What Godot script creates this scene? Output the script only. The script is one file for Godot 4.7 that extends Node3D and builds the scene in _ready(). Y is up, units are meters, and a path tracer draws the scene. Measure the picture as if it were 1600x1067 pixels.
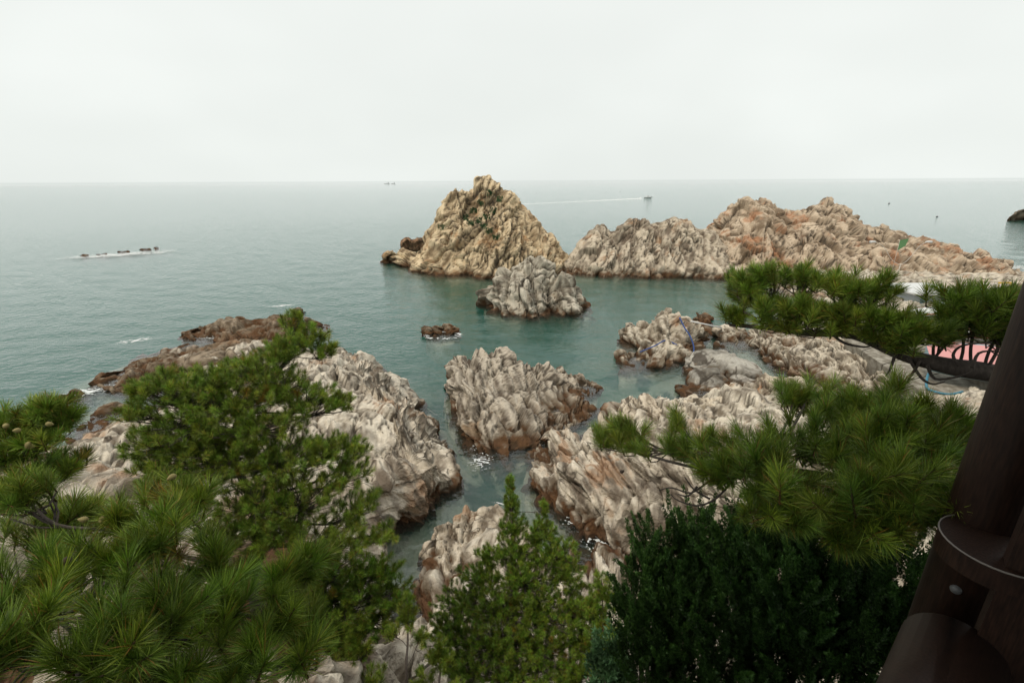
extends Node3D

const FOCAL := 740.0            # focal length in photo pixels (1600 x 1067)
const EYE := 20.0               # eye height above the sea
var cam_basis: Basis
var ne: FastNoiseLite           # cracks between rock blocks
var nc: FastNoiseLite           # one value per rock block
var nf: FastNoiseLite           # fractal
var nw: FastNoiseLite           # smooth
var nr: FastNoiseLite           # ridged
var M := {}
var taken := {}
var t0 := 0

# ------------------------------------------------------------------ helpers
func stage(s: String) -> void:
	print("%6d ms  %s" % [Time.get_ticks_msec() - t0, s])

func ray(px: float, py: float) -> Vector3:
	return cam_basis * Vector3((px - 800.0) / FOCAL, -(py - 533.5) / FOCAL, -1.0)

func at_h(px: float, py: float, h := 0.0) -> Vector3:      # where the pixel's ray meets the level h
	var r := ray(px, py)
	return Vector3(0, EYE, 0) + r * ((h - EYE) / r.y)

func at_z(px: float, py: float, dist: float) -> Vector3:   # where it meets the plane z = -dist
	var r := ray(px, py)
	return Vector3(0, EYE, 0) + r * (dist / -r.z)

func at_r(px: float, py: float, dist: float) -> Vector3:   # at a range from the eye
	return Vector3(0, EYE, 0) + ray(px, py).normalized() * dist

func numbered(called: String) -> String:
	if not taken.has(called):
		taken[called] = 0
		return called
	taken[called] += 1
	return "%s_%03d" % [called, taken[called]]

func tag(o: Node, label := "", category := "", group := "", kind := "") -> Node:
	if label: o.set_meta("label", label)
	if category: o.set_meta("category", category)
	if group: o.set_meta("group", group)
	if kind: o.set_meta("kind", kind)
	return o

func thing(called: String, label: String, category: String, where := Vector3.ZERO, group := "") -> Node3D:
	var o := Node3D.new()
	o.name = numbered(called)
	add_child(o)
	o.position = where
	tag(o, label, category, group)
	return o

func put(called: String, m: Mesh, mat: Material, parent: Node = self) -> MeshInstance3D:
	var o := MeshInstance3D.new()
	o.name = numbered(called) if parent == self else called
	o.mesh = m
	if mat: o.material_override = mat
	parent.add_child(o, true)
	return o

func grid_mesh(v: PackedVector3Array, c: PackedColorArray, nu: int, nv: int, uv := PackedVector2Array(), flip := false) -> ArrayMesh:
	var idx := PackedInt32Array()
	idx.resize((nu - 1) * (nv - 1) * 6)
	var k := 0
	for i in nu - 1:
		for j in nv - 1:
			var a := i * nv + j
			var b := a + nv
			if flip:
				idx[k] = a; idx[k + 1] = b; idx[k + 2] = a + 1
				idx[k + 3] = a + 1; idx[k + 4] = b; idx[k + 5] = b + 1
			else:
				idx[k] = a; idx[k + 1] = a + 1; idx[k + 2] = b
				idx[k + 3] = a + 1; idx[k + 4] = b + 1; idx[k + 5] = b
			k += 6
	var arr := []
	arr.resize(Mesh.ARRAY_MAX)
	arr[Mesh.ARRAY_VERTEX] = v
	if c.size(): arr[Mesh.ARRAY_COLOR] = c
	if uv.size(): arr[Mesh.ARRAY_TEX_UV] = uv
	arr[Mesh.ARRAY_INDEX] = idx
	var st := SurfaceTool.new()
	st.create_from_arrays(arr)
	st.generate_normals()
	return st.commit()

func noise(kind: int, freq: float, sd: int, oct := 1) -> FastNoiseLite:
	var n := FastNoiseLite.new()
	n.noise_type = kind
	n.frequency = freq
	n.seed = sd
	if oct == 1:
		n.fractal_type = FastNoiseLite.FRACTAL_NONE
	else:
		n.fractal_type = FastNoiseLite.FRACTAL_FBM
		n.fractal_octaves = oct
	return n

func noise_tex(n: FastNoiseLite, size: int, ramp: Gradient = null) -> NoiseTexture2D:
	var t := NoiseTexture2D.new()
	t.width = size
	t.height = size
	t.seamless = true
	t.noise = n
	if ramp: t.color_ramp = ramp
	return t

func lin(r: float, g: float, b: float) -> Color:      # a linear base colour for albedo_color
	return Color(r, g, b).linear_to_srgb()

func mat(c: Color, rough := 0.8) -> StandardMaterial3D:
	var m := StandardMaterial3D.new()
	m.albedo_color = c
	m.roughness = rough
	return m

func ss(a: float, b: float, x: float) -> float:
	return smoothstep(a, b, x)

# ------------------------------------------------------------------ rock
# st: inv (Basis turning a point into fracture space), amp, light, dark, rust, rust_at, tide
func style(turn: Vector3, slab: Vector3, amp: float, light: Color, dark: Color, rust: Color, rust_at: float, tide: float) -> Dictionary:
	var b := Basis.from_euler(turn * PI / 180.0)
	return {"t": slab.x, "inv": Basis.from_scale(Vector3.ONE / slab) * b.transposed(), "amp": amp, "light": light, "dark": dark, "rust": rust, "rust_at": rust_at, "tide": tide}

var joint_here := 0.0
var tone_here := 0.0
func ledge(n: float, w: float) -> float:
	return clampf(n / w, -1.0, 1.0)

func groove(n: float, w: float) -> float:
	var x := maxf(0.0, 1.0 - absf(n) / w)
	return x * sqrt(x)

func fracture(p: Vector3, st: Dictionary) -> float:
	var w := Vector3(nw.get_noise_3d(p.x * 0.4, p.y * 0.4, p.z * 0.4), nw.get_noise_3d(p.x * 0.4 + 40.0, p.y * 0.4, p.z * 0.4), nw.get_noise_3d(p.x * 0.4, p.y * 0.4 + 70.0, p.z * 0.4))
	var q: Vector3 = st.inv * (p + w * 0.55)
	var n1 := nw.get_noise_3d(q.x, q.y * 0.7, q.z)
	var n2 := nw.get_noise_3d(q.x * 2.6 + 9.0, q.y * 0.95, q.z * 1.9)
	var n3 := nw.get_noise_3d(q.x * 6.2, q.y * 1.7 + 5.0, q.z * 4.0)
	var n4 := nw.get_noise_3d(q.x * 0.5, q.y * 3.6, q.z * 0.8 + 17.0)
	var e1 := ne.get_noise_3dv(q * 0.6) + 1.0
	var c1 := nc.get_noise_3dv(q * 0.6)
	var f := nf.get_noise_3dv(p * 0.2)
	var g := nf.get_noise_3dv(p * 1.3 + Vector3(7, 3, 9))
	tone_here = 0.45 * ledge(n2, 0.1) + 0.3 * c1 + 0.25 * ledge(n3, 0.12)
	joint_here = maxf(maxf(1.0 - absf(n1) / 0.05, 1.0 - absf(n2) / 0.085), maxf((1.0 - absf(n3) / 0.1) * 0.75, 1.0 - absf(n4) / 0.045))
	var t: float = st.t * st.get("gain", 0.8)
	var gm := lerpf(0.2, 1.05, ss(-0.22, 0.3, nf.get_noise_3dv(p * 0.16 / maxf(st.t, 0.8) + Vector3(3, 60, 8))))
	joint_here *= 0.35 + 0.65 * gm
	return t * (0.26 * ledge(n1, 0.08) + gm * (0.15 * ledge(n2, 0.09) + 0.06 * ledge(n3, 0.14)) + 0.14 * ledge(n4, 0.09)
		- 0.62 * groove(n1, 0.17) - gm * (0.34 * groove(n2, 0.2) + 0.12 * groove(n3, 0.24)) - 0.34 * groove(n4, 0.13)) + st.amp * (0.4 * c1 * ss(0.0, 0.06, e1) - 0.45 * groove(e1, 0.12) + 0.6 * f + 0.16 * g + 0.3)

func rock_color(p: Vector3, st: Dictionary) -> Color:
	var q: Vector3 = st.inv * p
	var a := nf.get_noise_3d(p.x * 0.3 + 90.0, p.y * 0.3, p.z * 0.3)
	var b := nf.get_noise_3d(p.x * 1.7, p.y * 1.7 + 30.0, p.z * 1.7)
	var s := nf.get_noise_3d(q.x * 3.0, q.y * 0.9, q.z * 1.6)
	var c := (st.dark as Color).lerp(st.light, clampf(0.66 + 0.6 * a + 0.6 * b + 1.5 * s + 0.3 * tone_here, 0.0, 1.0))
	if joint_here + 0.7 * b + 0.5 * a > 0.25:          # crack shade painted dark along the joints, with black lichen and dirt
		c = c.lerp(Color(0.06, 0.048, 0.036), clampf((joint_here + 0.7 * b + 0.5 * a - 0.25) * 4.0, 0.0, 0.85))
	var r := nf.get_noise_3d(p.x * 0.25 - 50.0, p.y * 0.25, p.z * 0.25 + 20.0) + 0.45 * b + 0.3 * s
	c = c.lerp(st.rust, ss(st.rust_at, st.rust_at + 0.35, r) * 0.75)
	var y := p.y + 0.7 * a + 0.9 * b + 0.5 * s
	var t: float = st.tide
	if y < t * 2.6:
		c = c.lerp(Color(0.13, 0.095, 0.06), (1.0 - ss(t * 1.1, t * 2.6, y)) * 0.6)
	if y < t * 1.1:
		c = c.lerp(Color(0.11, 0.052, 0.022), (1.0 - ss(t * 0.5, t * 1.1, y)) * 0.85)
	if p.y + 0.4 * b < 0.1:
		c = c.lerp(Color(0.04, 0.028, 0.016), 0.7)
	if st.get("soil", false) and p.y > 9.0:                      # pine litter and soil near the cliff top
		c = c.lerp(Color(0.12, 0.066, 0.036), ss(-0.1, 0.15, a + 0.3 * b + (p.y - 14.0) * 0.12))
	if p.y < -0.6:                      # seabed: pale sand with patches of weed
		var u := nf.get_noise_2d(p.x * 0.16 + 13.0, p.z * 0.16) + 0.3 * b
		c = c.lerp(Color(0.50, 0.50, 0.39).lerp(Color(0.055, 0.045, 0.028), ss(0.06, 0.24, u)), ss(-0.6, -1.2, p.y))
	return c

func cr(a: Vector3, b: Vector3, c: Vector3, d: Vector3, t: float) -> Vector3:
	return b.cubic_interpolate(c, a, d, t)

# a skin stretched over a net of points: columns run along the rock, each from the near foot over the crest to the far foot
func skin(net: Array, step: float, st: Dictionary) -> ArrayMesh:
	var n := net.size()
	var m: int = net[0].size()
	var lu := 0.0
	var lv := 0.0
	for i in n - 1:
		lu += (net[i + 1][m / 2] as Vector3).distance_to(net[i][m / 2])
	for j in m - 1:
		lv += (net[n / 2][j + 1] as Vector3).distance_to(net[n / 2][j])
	var nu := int(clampf(lu / step, 24, 460))
	var nv := int(clampf(lv / step, 24, 420))
	var base := PackedVector3Array()
	base.resize(nu * nv)
	var colm: Array[Vector3] = []
	colm.resize(m)
	for i in nu:
		var u := float(i) / (nu - 1) * (n - 1)
		var iu := mini(int(u), n - 2)
		var fu := u - iu
		for j in m:
			colm[j] = cr(net[maxi(iu - 1, 0)][j], net[iu][j], net[iu + 1][j], net[mini(iu + 2, n - 1)][j], fu)
		for j in nv:
			var w := float(j) / (nv - 1) * (m - 1)
			var iw := mini(int(w), m - 2)
			base[i * nv + j] = cr(colm[maxi(iw - 1, 0)], colm[iw], colm[iw + 1], colm[mini(iw + 2, m - 1)], w - iw)
	return roughen(base, nu, nv, st)

# every little face keeps its own normal, as broken rock does
func broken_mesh(v: PackedVector3Array, c: PackedColorArray, nu: int, nv: int) -> ArrayMesh:
	var n := (nu - 1) * (nv - 1)
	var pv := PackedVector3Array()
	var pn := PackedVector3Array()
	var pc := PackedColorArray()
	var idx := PackedInt32Array()
	pv.resize(n * 4)
	pn.resize(n * 4)
	pc.resize(n * 4)
	idx.resize(n * 6)
	var k := 0
	for i in nu - 1:
		for j in nv - 1:
			var a := i * nv + j
			var b := a + nv
			var p0 := v[a]
			var p1 := v[a + 1]
			var p2 := v[b + 1]
			var p3 := v[b]
			var m := (p3 - p1).cross(p2 - p0).normalized()
			var o := k * 4
			pv[o] = p0; pv[o + 1] = p1; pv[o + 2] = p2; pv[o + 3] = p3
			pn[o] = m; pn[o + 1] = m; pn[o + 2] = m; pn[o + 3] = m
			pc[o] = c[a]; pc[o + 1] = c[a + 1]; pc[o + 2] = c[b + 1]; pc[o + 3] = c[b]
			var e := k * 6
			idx[e] = o; idx[e + 1] = o + 1; idx[e + 2] = o + 2
			idx[e + 3] = o; idx[e + 4] = o + 2; idx[e + 5] = o + 3
			k += 1
	tris += n * 2
	var arr := []
	arr.resize(Mesh.ARRAY_MAX)
	arr[Mesh.ARRAY_VERTEX] = pv
	arr[Mesh.ARRAY_NORMAL] = pn
	arr[Mesh.ARRAY_COLOR] = pc
	arr[Mesh.ARRAY_INDEX] = idx
	var am := ArrayMesh.new()
	am.add_surface_from_arrays(Mesh.PRIMITIVE_TRIANGLES, arr)
	return am

var tris := 0
func roughen(base: PackedVector3Array, nu: int, nv: int, st: Dictionary, flip := false) -> ArrayMesh:
	var v := PackedVector3Array()
	v.resize(nu * nv)
	var c := PackedColorArray()
	c.resize(nu * nv)
	var ft: float = st.t * st.get("gain", 0.8) * st.get("facet", 1.3)
	for i in nu:
		for j in nv:
			var k := i * nv + j
			var p := base[k]
			if p.y < -3.2:               # deep seabed: sand and weed, no need to break it
				v[k] = p
				c[k] = Color(0.50, 0.50, 0.39).lerp(Color(0.055, 0.045, 0.028), ss(0.06, 0.24, nf.get_noise_2d(p.x * 0.16 + 13.0, p.z * 0.16) + 0.12 * nw.get_noise_2d(p.x * 3.0, p.z * 3.0)))
				continue
			var du := base[mini(i + 1, nu - 1) * nv + j] - base[maxi(i - 1, 0) * nv + j]
			var dv := base[i * nv + mini(j + 1, nv - 1)] - base[i * nv + maxi(j - 1, 0)]
			var nn := du.cross(dv).normalized()
			if flip: nn = -nn
			if not nn.is_normalized(): nn = Vector3.UP
			var wu := i + 5.0 * nw.get_noise_3dv(p * 0.5) + j * 0.22
			var wv := j + 5.0 * nw.get_noise_3dv(p * 0.5 + Vector3(20, 0, 0))
			var d := fracture(p, st) + ft * (0.6 * facet(wu / 37.0 + 11.0, wv / 50.0) + 0.62 * facet(wu / 14.0, wv / 22.0) + 0.25 * facet(wu / 5.3 + 40.0, wv / 8.0))
			if p.y < -0.9: d *= 0.2
			p += nn * d
			v[k] = p
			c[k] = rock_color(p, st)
	return broken_mesh(v, c, nu, nv)

func hash2(i: int, j: int) -> float:
	var n := (i * 374761393 + j * 668265263) & 0x7fffffff
	n = ((n ^ (n >> 13)) * 1274126177) & 0x7fffffff
	return float((n ^ (n >> 16)) & 0xffff) / 32767.5 - 1.0

# broken flat faces: a random height at each lattice point, flat triangles between them
func facet(u: float, v: float) -> float:
	var i := floori(u)
	var j := floori(v)
	var fu := u - i
	var fv := v - j
	var a := hash2(i + 1, j)
	var b := hash2(i, j + 1)
	if fu + fv < 1.0:
		var o := hash2(i, j)
		return o + fu * (a - o) + fv * (b - o)
	var e := hash2(i + 1, j + 1)
	return e + (1.0 - fu) * (b - e) + (1.0 - fv) * (a - e)

# columns [foot px, foot py, crest px, crest py, crest distance, bulge, depth behind the crest]
func rock(called: String, label: String, cols: Array, step: float, st: Dictionary, group := "", category := "rock", behind := Vector3.ZERO) -> MeshInstance3D:
	var net := []
	for q in cols:
		var w := at_h(q[0], q[1])
		var r := at_z(q[2], q[3], q[4])
		r.y -= minf(0.3 * st.t * st.get("gain", 0.8), maxf(r.y, 0.0) * 0.3)
		var h := maxf(r.y, 0.3)
		var b: float = q[5]
		var bd: float = q[6]
		var out := Vector3(w.x - r.x, 0, w.z - r.z)
		out = out.normalized() if out.length() > 0.2 else Vector3(0, 0, 1)
		var away := Vector3(r.x * 0.25, 0, r.z).normalized() if behind == Vector3.ZERO else behind.normalized()
		net.append([w + out * 0.8 + Vector3(0, -3.5, 0), w + Vector3(0, -0.15, 0), w.lerp(r, 0.33) + Vector3(0, h * b * 0.9, 0) , w.lerp(r, 0.68) + Vector3(0, h * b * 0.8, 0), r,
			r + away * bd * 0.45 + Vector3(0, -h * 0.35, 0), r + away * bd + Vector3(0, -h - 3.5, 0)])
	for side in 2:
		var e := 0 if side == 0 else net.size() - 1
		var shut := []
		var mid: Vector3 = (net[e][1] + net[e][5]) * 0.5
		for p in net[e]:
			var w: Vector3 = mid.lerp(p, 0.35)
			shut.append(Vector3(w.x, minf(p.y, -1.2), w.z))
		if e == 0: net.push_front(shut)
		else: net.push_back(shut)
	var o := put(called, skin(net, step, st), M.rock)
	tag(o, label, category, group)
	return o

func _ready() -> void:
	t0 = Time.get_ticks_msec()
	# ---------------- camera
	cam_basis = Basis(Vector3.RIGHT, -atan(250.0 / FOCAL)) * Basis(Vector3.BACK, -atan(8.0 / 1600.0))
	var cam := Camera3D.new()
	cam.name = "camera"
	cam.transform = Transform3D(cam_basis, Vector3(0, EYE, 0))
	cam.fov = rad_to_deg(2.0 * atan(533.5 / FOCAL))
	cam.near = 0.05
	cam.far = 40000.0
	add_child(cam)
	cam.current = true
	# ---------------- sky and sun
	var env := Environment.new()
	env.background_mode = Environment.BG_SKY
	env.tonemap_mode = Environment.TONE_MAPPER_LINEAR
	env.tonemap_exposure = 1.14
	var sm := ProceduralSkyMaterial.new()
	sm.sky_top_color = lin(1.03, 1.04, 1.035)
	sm.sky_horizon_color = lin(0.685, 0.72, 0.69)
	sm.sky_curve = 0.92
	sm.sky_energy_multiplier = 1.0
	sm.ground_horizon_color = lin(0.685, 0.72, 0.69)
	sm.ground_bottom_color = lin(0.5, 0.55, 0.52)
	sm.sun_angle_max = 1.0
	var cl := noise(FastNoiseLite.TYPE_SIMPLEX_SMOOTH, 0.006, 91, 4)
	var cr0 := Gradient.new()
	cr0.set_color(0, Color(0, 0, 0))
	cr0.set_color(1, Color(0.36, 0.36, 0.36))
	sm.sky_cover = noise_tex(cl, 1024, cr0)
	sm.sky_cover_modulate = Color(1, 1, 1)
	var sky := Sky.new()
	sky.sky_material = sm
	env.sky = sky
	env.volumetric_fog_enabled = true
	env.volumetric_fog_density = 0.0
	env.sdfgi_enabled = true
	env.ssao_enabled = true
	env.ssil_enabled = true
	var we := WorldEnvironment.new()
	we.name = "environment"
	we.environment = env
	add_child(we)
	var sun := DirectionalLight3D.new()
	sun.name = "sun"
	sun.light_energy = 0.5
	sun.light_angular_distance = 14.0
	sun.light_color = Color(1.0, 0.95, 0.88)
	sun.shadow_enabled = true
	add_child(sun)
	sun.look_at_from_position(Vector3.ZERO, Vector3(0.45, -1.0, -0.35))
	# ---------------- noises and materials
	ne = noise(FastNoiseLite.TYPE_CELLULAR, 1.0, 11)
	ne.cellular_return_type = FastNoiseLite.RETURN_DISTANCE2_SUB
	ne.cellular_distance_function = FastNoiseLite.DISTANCE_EUCLIDEAN
	nc = noise(FastNoiseLite.TYPE_CELLULAR, 1.0, 11)
	nc.cellular_return_type = FastNoiseLite.RETURN_CELL_VALUE
	nf = noise(FastNoiseLite.TYPE_SIMPLEX_SMOOTH, 0.5, 5, 4)
	nw = noise(FastNoiseLite.TYPE_SIMPLEX_SMOOTH, 0.5, 8)
	make_materials()
	make_sea()
	stage("sea")
	make_land()
	stage("land")
	make_rocks()
	stage("rocks, %d triangles" % tris)
	make_harbour()
	make_far_things()
	stage("harbour")
	make_pavilion()
	make_trees()
	stage("trees")

func make_materials() -> void:
	var g := Gradient.new()
	g.set_color(0, Color(0.84, 0.83, 0.81))
	g.set_color(1, Color(1.0, 1.0, 1.0))
	var grain := noise_tex(noise(FastNoiseLite.TYPE_SIMPLEX_SMOOTH, 0.02, 21, 6), 1024, g)
	var hn := noise(FastNoiseLite.TYPE_SIMPLEX_SMOOTH, 0.012, 33, 6)
	hn.fractal_gain = 0.55
	hn.fractal_type = FastNoiseLite.FRACTAL_RIDGED
	var relief := noise_tex(hn, 1024)
	var m := StandardMaterial3D.new()
	m.vertex_color_use_as_albedo = true
	m.roughness = 0.9
	m.metallic_specular = 0.3
	m.albedo_texture = grain
	m.uv1_triplanar = true
	m.uv1_world_triplanar = true
	m.uv1_scale = Vector3.ONE * 0.13
	m.heightmap_enabled = true
	m.heightmap_texture = relief
	m.heightmap_scale = 14.0
	M.rock = m

	var w := StandardMaterial3D.new()
	w.transparency = BaseMaterial3D.TRANSPARENCY_ALPHA
	w.albedo_color = Color(lin(0.03, 0.07, 0.07), 0.08)
	w.roughness = 0.06
	w.metallic_specular = 0.5
	var wn := noise(FastNoiseLite.TYPE_SIMPLEX_SMOOTH, 0.018, 3, 5)
	wn.fractal_gain = 0.52
	w.heightmap_enabled = true
	w.heightmap_texture = noise_tex(wn, 1024)
	w.heightmap_scale = 8.0
	M.water = w

func make_sea() -> void:
	var nu := 420
	var nv := 360
	var v := PackedVector3Array()
	v.resize(nu * nv)
	var uv := PackedVector2Array()
	uv.resize(nu * nv)
	for i in nu:
		var s := float(i) / (nu - 1) * 2.0 - 1.0
		var ang := s * 1.05 + pow(absf(s), 9.0) * signf(s) * 1.0
		for j in nv:
			var t := float(j) / (nv - 1)
			var r := 6.0 * exp(t * 5.0) if t < 0.9 else 6.0 * exp(4.5) * exp((t - 0.9) * 42.0)
			var x := sin(ang) * r
			var z := -cos(ang) * r
			var cell := r * 0.016
			var y := 0.0
			y += 0.10 * nw.get_noise_2d(x * 0.25, z * 0.42) * (1.0 - ss(3.0, 6.0, cell))
			y += 0.05 * nw.get_noise_2d(x * 0.8 + 31.0, z * 1.3) * (1.0 - ss(0.8, 2.0, cell))
			v[i * nv + j] = Vector3(x, y, z)
			uv[i * nv + j] = Vector2(x / 26.0, z / 17.0)
	var sea := put("sea", grid_mesh(v, PackedColorArray(), nu, nv, uv), M.water)
	tag(sea, "green grey sea with small ripples reaching the horizon", "sea", "", "structure")
	var fog := FogVolume.new()
	fog.name = "water"
	fog.size = Vector3(24000, 14.0, 14000)
	fog.position = Vector3(0, -7.25, -6950)
	var fm := FogMaterial.new()
	fm.density = 0.19
	fm.albedo = lin(0.010, 0.30, 0.205)
	fog.material = fm
	add_child(fog)
	tag(fog, "clear green body of sea water between the rocks", "water", "", "stuff")

# ------------------------------------------------------------------ land: control points, interpolated, then broken into rock
func make_land() -> void:
	var pts: Array[Vector3] = []
	# left promontory, rows at a depth: pairs x, height
	var rows := [
		[-60, [-10, -5, -20, -4, -28, -1.5, -36, -0.8, -44, -1.0, -56, -5]],
		[-52, [-9, -4.5, -14.5, -2.5, -18, 0.8, -24, 1.2, -32, 1.0, -40, 0.6, -48, -1.2, -60, -5]],
		[-46, [-7.5, -4, -11, -2.0, -12.4, 1.2, -15.5, 3.6, -20, 3.4, -26, 2.0, -32, 1.2, -38, -0.8, -44, -1.2, -58, -5]],
		[-40, [-5.5, -3, -8.0, -1.8, -9.2, 1.2, -11.5, 3.8, -16, 4.6, -23, 3.2, -31, 1.4, -36, -0.8, -42, -1.2, -56, -5]],
		[-34, [-2.5, -2.6, -5.0, -1.6, -6.2, 1.0, -8.8, 3.6, -13, 5.0, -21, 4.2, -30, 2.2, -36, -0.5, -46, -4]],
		[-29.5, [-1.0, -2.4, -3.6, -1.7, -4.9, 0.5, -7.8, 3.0, -12, 4.8, -21, 5.0, -30, 3.0, -38, -1.0, -50, -4]],
		[-25.5, [-2.0, -2.2, -5.8, -1.7, -7.1, 0.5, -9.2, 3.0, -13, 5.0, -21, 5.6, -30, 4.0, -40, -1.0]],
		[-21.5, [-4.6, -1.9, -7.0, -1.5, -8.4, 0.8, -10.2, 3.8, -13, 6.2, -20, 7.0, -30, 5.0, -40, 0.0]],
		[-17.5, [-5.4, -1.0, -7.0, -0.4, -8.6, 2.4, -10.4, 5.6, -14, 8.5, -20, 9.0, -28, 7.0, -38, 1.0]],
		[-13.5, [-4.0, 3.4, -7.0, 5.0, -10, 8.5, -15, 10.5, -22, 10.5, -30, 7]],
		[-9.0, [-4, 9.0, -6, 11.5, -9, 12.6, -15, 12.8, -24, 11.5]],
		[-4.0, [-7, 13.8, -14, 14.5, -24, 13.5]],
		[0.0, [-5, 15.8, -12, 17.0, -24, 15.0]],
		# the channel, the rock in front and the cliff under the eye
		[-27, [0.2, -2.2]], [-24.0, [1.5, -1.8, 3.5, -1.6]], [-36, [3.0, -2.8]],
		[-23.0, [-3.2, -1.6, -1.0, -1.3, 2.0, -1.2]], [-21.0, [-4.8, -1.3, -2.0, 0.9, 0.5, 0.8, 3.0, -0.3, 5.2, 0.3]],
		[-18.5, [-5.0, -0.3, -2.0, 1.0, 1.0, 1.2, 4.5, 1.2, 7.5, 1.6]],
		[-15.5, [-3.6, 1.8, 0.0, 2.2, 4.0, 2.4, 8.0, 3.2]],
		[-12.0, [-1.0, 4.6, 3.0, 4.4, 7.0, 5.0]], [-9.0, [0.0, 7.2, 4.0, 6.8, 8.0, 7.6]],
		[-6.0, [-5.5, 13.8, -3.6, 13.2, -2.4, 10.6, 0.0, 9.4, 4.0, 9.4, 8.0, 11.0]], [-3.5, [-3.4, 13.8, -1.5, 12.4, 0.0, 12.2, 5.0, 12.8]], [-1.5, [-3, 15.6, 3.0, 17.2]], [2.0, [-6, 18.0, 0.0, 18.2, 8.0, 18.2, 20, 18]],
		# right promontory
		[-34.0, [2.6, -2.6, 5.0, -0.8, 6.5, 0.3, 8.2, 1.4, 11.5, 3.4, 16, 4.2, 22, 4.5]],
		[-30.5, [1.6, -2.2, 3.6, -0.8, 5.0, 0.8, 7.6, 2.0, 11, 2.8, 16, 4.0, 24, 4.6]],
		[-27.5, [2.0, -2.0, 3.9, -0.8, 5.6, 1.2, 8.0, 2.6, 11, 3.6, 17, 5.6, 26, 6.0]],
		[-25.0, [3.2, -1.8, 5.2, -0.8, 6.8, 1.2, 9.0, 3.4, 12, 4.8, 18, 7.0, 28, 7.0]],
		[-22.5, [5.2, -0.6, 7.4, -0.6, 9.0, 1.6, 11.4, 4.4, 15, 7.2, 22, 8.5]],
		[-19.5, [9.0, 0.6, 11.0, 3.4, 13, 7.2, 18, 9.0, 28, 9.0]],
		[-15.0, [10.5, 5.4, 13, 8.4, 18, 10.5, 28, 10.5]],
		[-9.0, [12, 10.5, 17, 12.5, 28, 12.5]], [-3.5, [10, 15.6, 18, 15.8, 30, 15]],
		[-37.5, [6.5, -1.6, 8.2, 0.5, 10.0, 2.6, 13, 2.8, 17, 2.5, 22, 3.0, 27, 3.0, 30, 0.8, 34, 2.0]],
		[-42.0, [6.0, -2.8, 12, -1.8, 16.0, -1.2, 19, -0.4, 23, 0.8, 27, 1.6, 30.5, -0.9, 35.5, 1.4]],
		[-47.0, [5, -3.8, 14, -2.2, 19, -1.4, 23, -0.9, 27, -0.8, 29.5, -1.4, 31.5, -1.0, 35.5, 1.4, 40, 2.2, 50, 2.2]],
		[-53.0, [8, -4, 18, -1.8, 26, -1.2, 30, -1.4, 32, -1.0, 36, 1.2, 38, 2.0, 46, 2.2, 58, 2.2]],
		[-60.0, [6, -4.5, 18, -1.8, 27, -1.0, 31, 0.3, 34, 1.0, 42, 2.0, 52, 2.2, 70, 2.2]],
		[-70.0, [0, -5, 14, -3.5, 26, -3, 36, -2, 46, 1.0, 56, 2.6, 76, 3.0]],
		[-85.0, [-20, -6, 4, -5, 24, -4.5, 44, -3, 54, 1.0, 66, 2.6, 84, 3.0]],
		[-100.0, [-40, -8, -10, -5, 20, -4.5, 44, -3, 60, 1.5, 84, 2.0, 104, 1.0]],
		[-120.0, [-70, -10, -20, -6, 20, -6, 60, -4, 90, -2, 110, -4]],
		[-160.0, [-120, -13, -60, -13, 0, -13, 60, -13, 130, -13]],
		[-75, [-70, -9, -40, -5, -20, -5.5]], [-50, [-80, -9]], [-35, [-62, -8]], [-15, [-52, -6, 40, 11, 60, 10]], [0, [-50, -2, 50, 14]], [-36, [36, 3.0, 44, 1.9, 56, 1.9, 70, 2.4]], [-42, [42, 2.2, 52, 2.2, 66, 2.4]], [-30, [40, 5.5, 52, 4.5]], [-25, [40, 8, 60, 8]],
	]
	for r in rows:
		var a: Array = r[1]
		for k in a.size() / 2:
			pts.append(Vector3(a[2 * k], a[2 * k + 1], r[0]))
	var n := pts.size()
	# linear radial basis: weights by elimination
	var A: Array[PackedFloat64Array] = []
	for i in n:
		var row := PackedFloat64Array()
		row.resize(n + 1)
		for j in n:
			row[j] = Vector2(pts[i].x - pts[j].x, pts[i].z - pts[j].z).length()
		row[i] -= 0.12
		row[n] = pts[i].y
		A.append(row)
	for c in n:
		var best := c
		for r in range(c + 1, n):
			if absf(A[r][c]) > absf(A[best][c]): best = r
		var tmp := A[c]; A[c] = A[best]; A[best] = tmp
		var pr := A[c]
		for r in range(c + 1, n):
			var rr := A[r]
			var f := rr[c] / pr[c]
			if f == 0.0: continue
			for k in range(c, n + 1):
				rr[k] -= f * pr[k]
			A[r] = rr
	var wgt := PackedFloat64Array()
	wgt.resize(n)
	for c in range(n - 1, -1, -1):
		var s := A[c][n]
		for k in range(c + 1, n): s -= A[c][k] * wgt[k]
		wgt[c] = s / A[c][c]
	stage("land weights, %d points" % n)
	# sampled on a polar grid that gets coarser with distance
	var cu := 150
	var cv := 130
	var coarse := PackedFloat32Array()
	coarse.resize(cu * cv)
	for i in cu:
		var ang := (float(i) / (cu - 1) * 2.0 - 1.0) * LAND_ANG
		for j in cv:
			var r := land_r(float(j) / (cv - 1))
			var x := sin(ang) * r
			var z := LAND_Z - cos(ang) * r
			var h := 0.0
			for k in n:
				var dx := x - pts[k].x
				var dz := z - pts[k].z
				h += wgt[k] * sqrt(dx * dx + dz * dz)
			coarse[i * cv + j] = h
	for i in coarse.size():
		if coarse[i] > 1.0 and coarse[i] < 9.0: coarse[i] -= minf(0.5, (coarse[i] - 1.0) * 0.4)
	land_coarse = coarse
	land_cu = cu
	land_cv = cv
	stage("land coarse")
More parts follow.
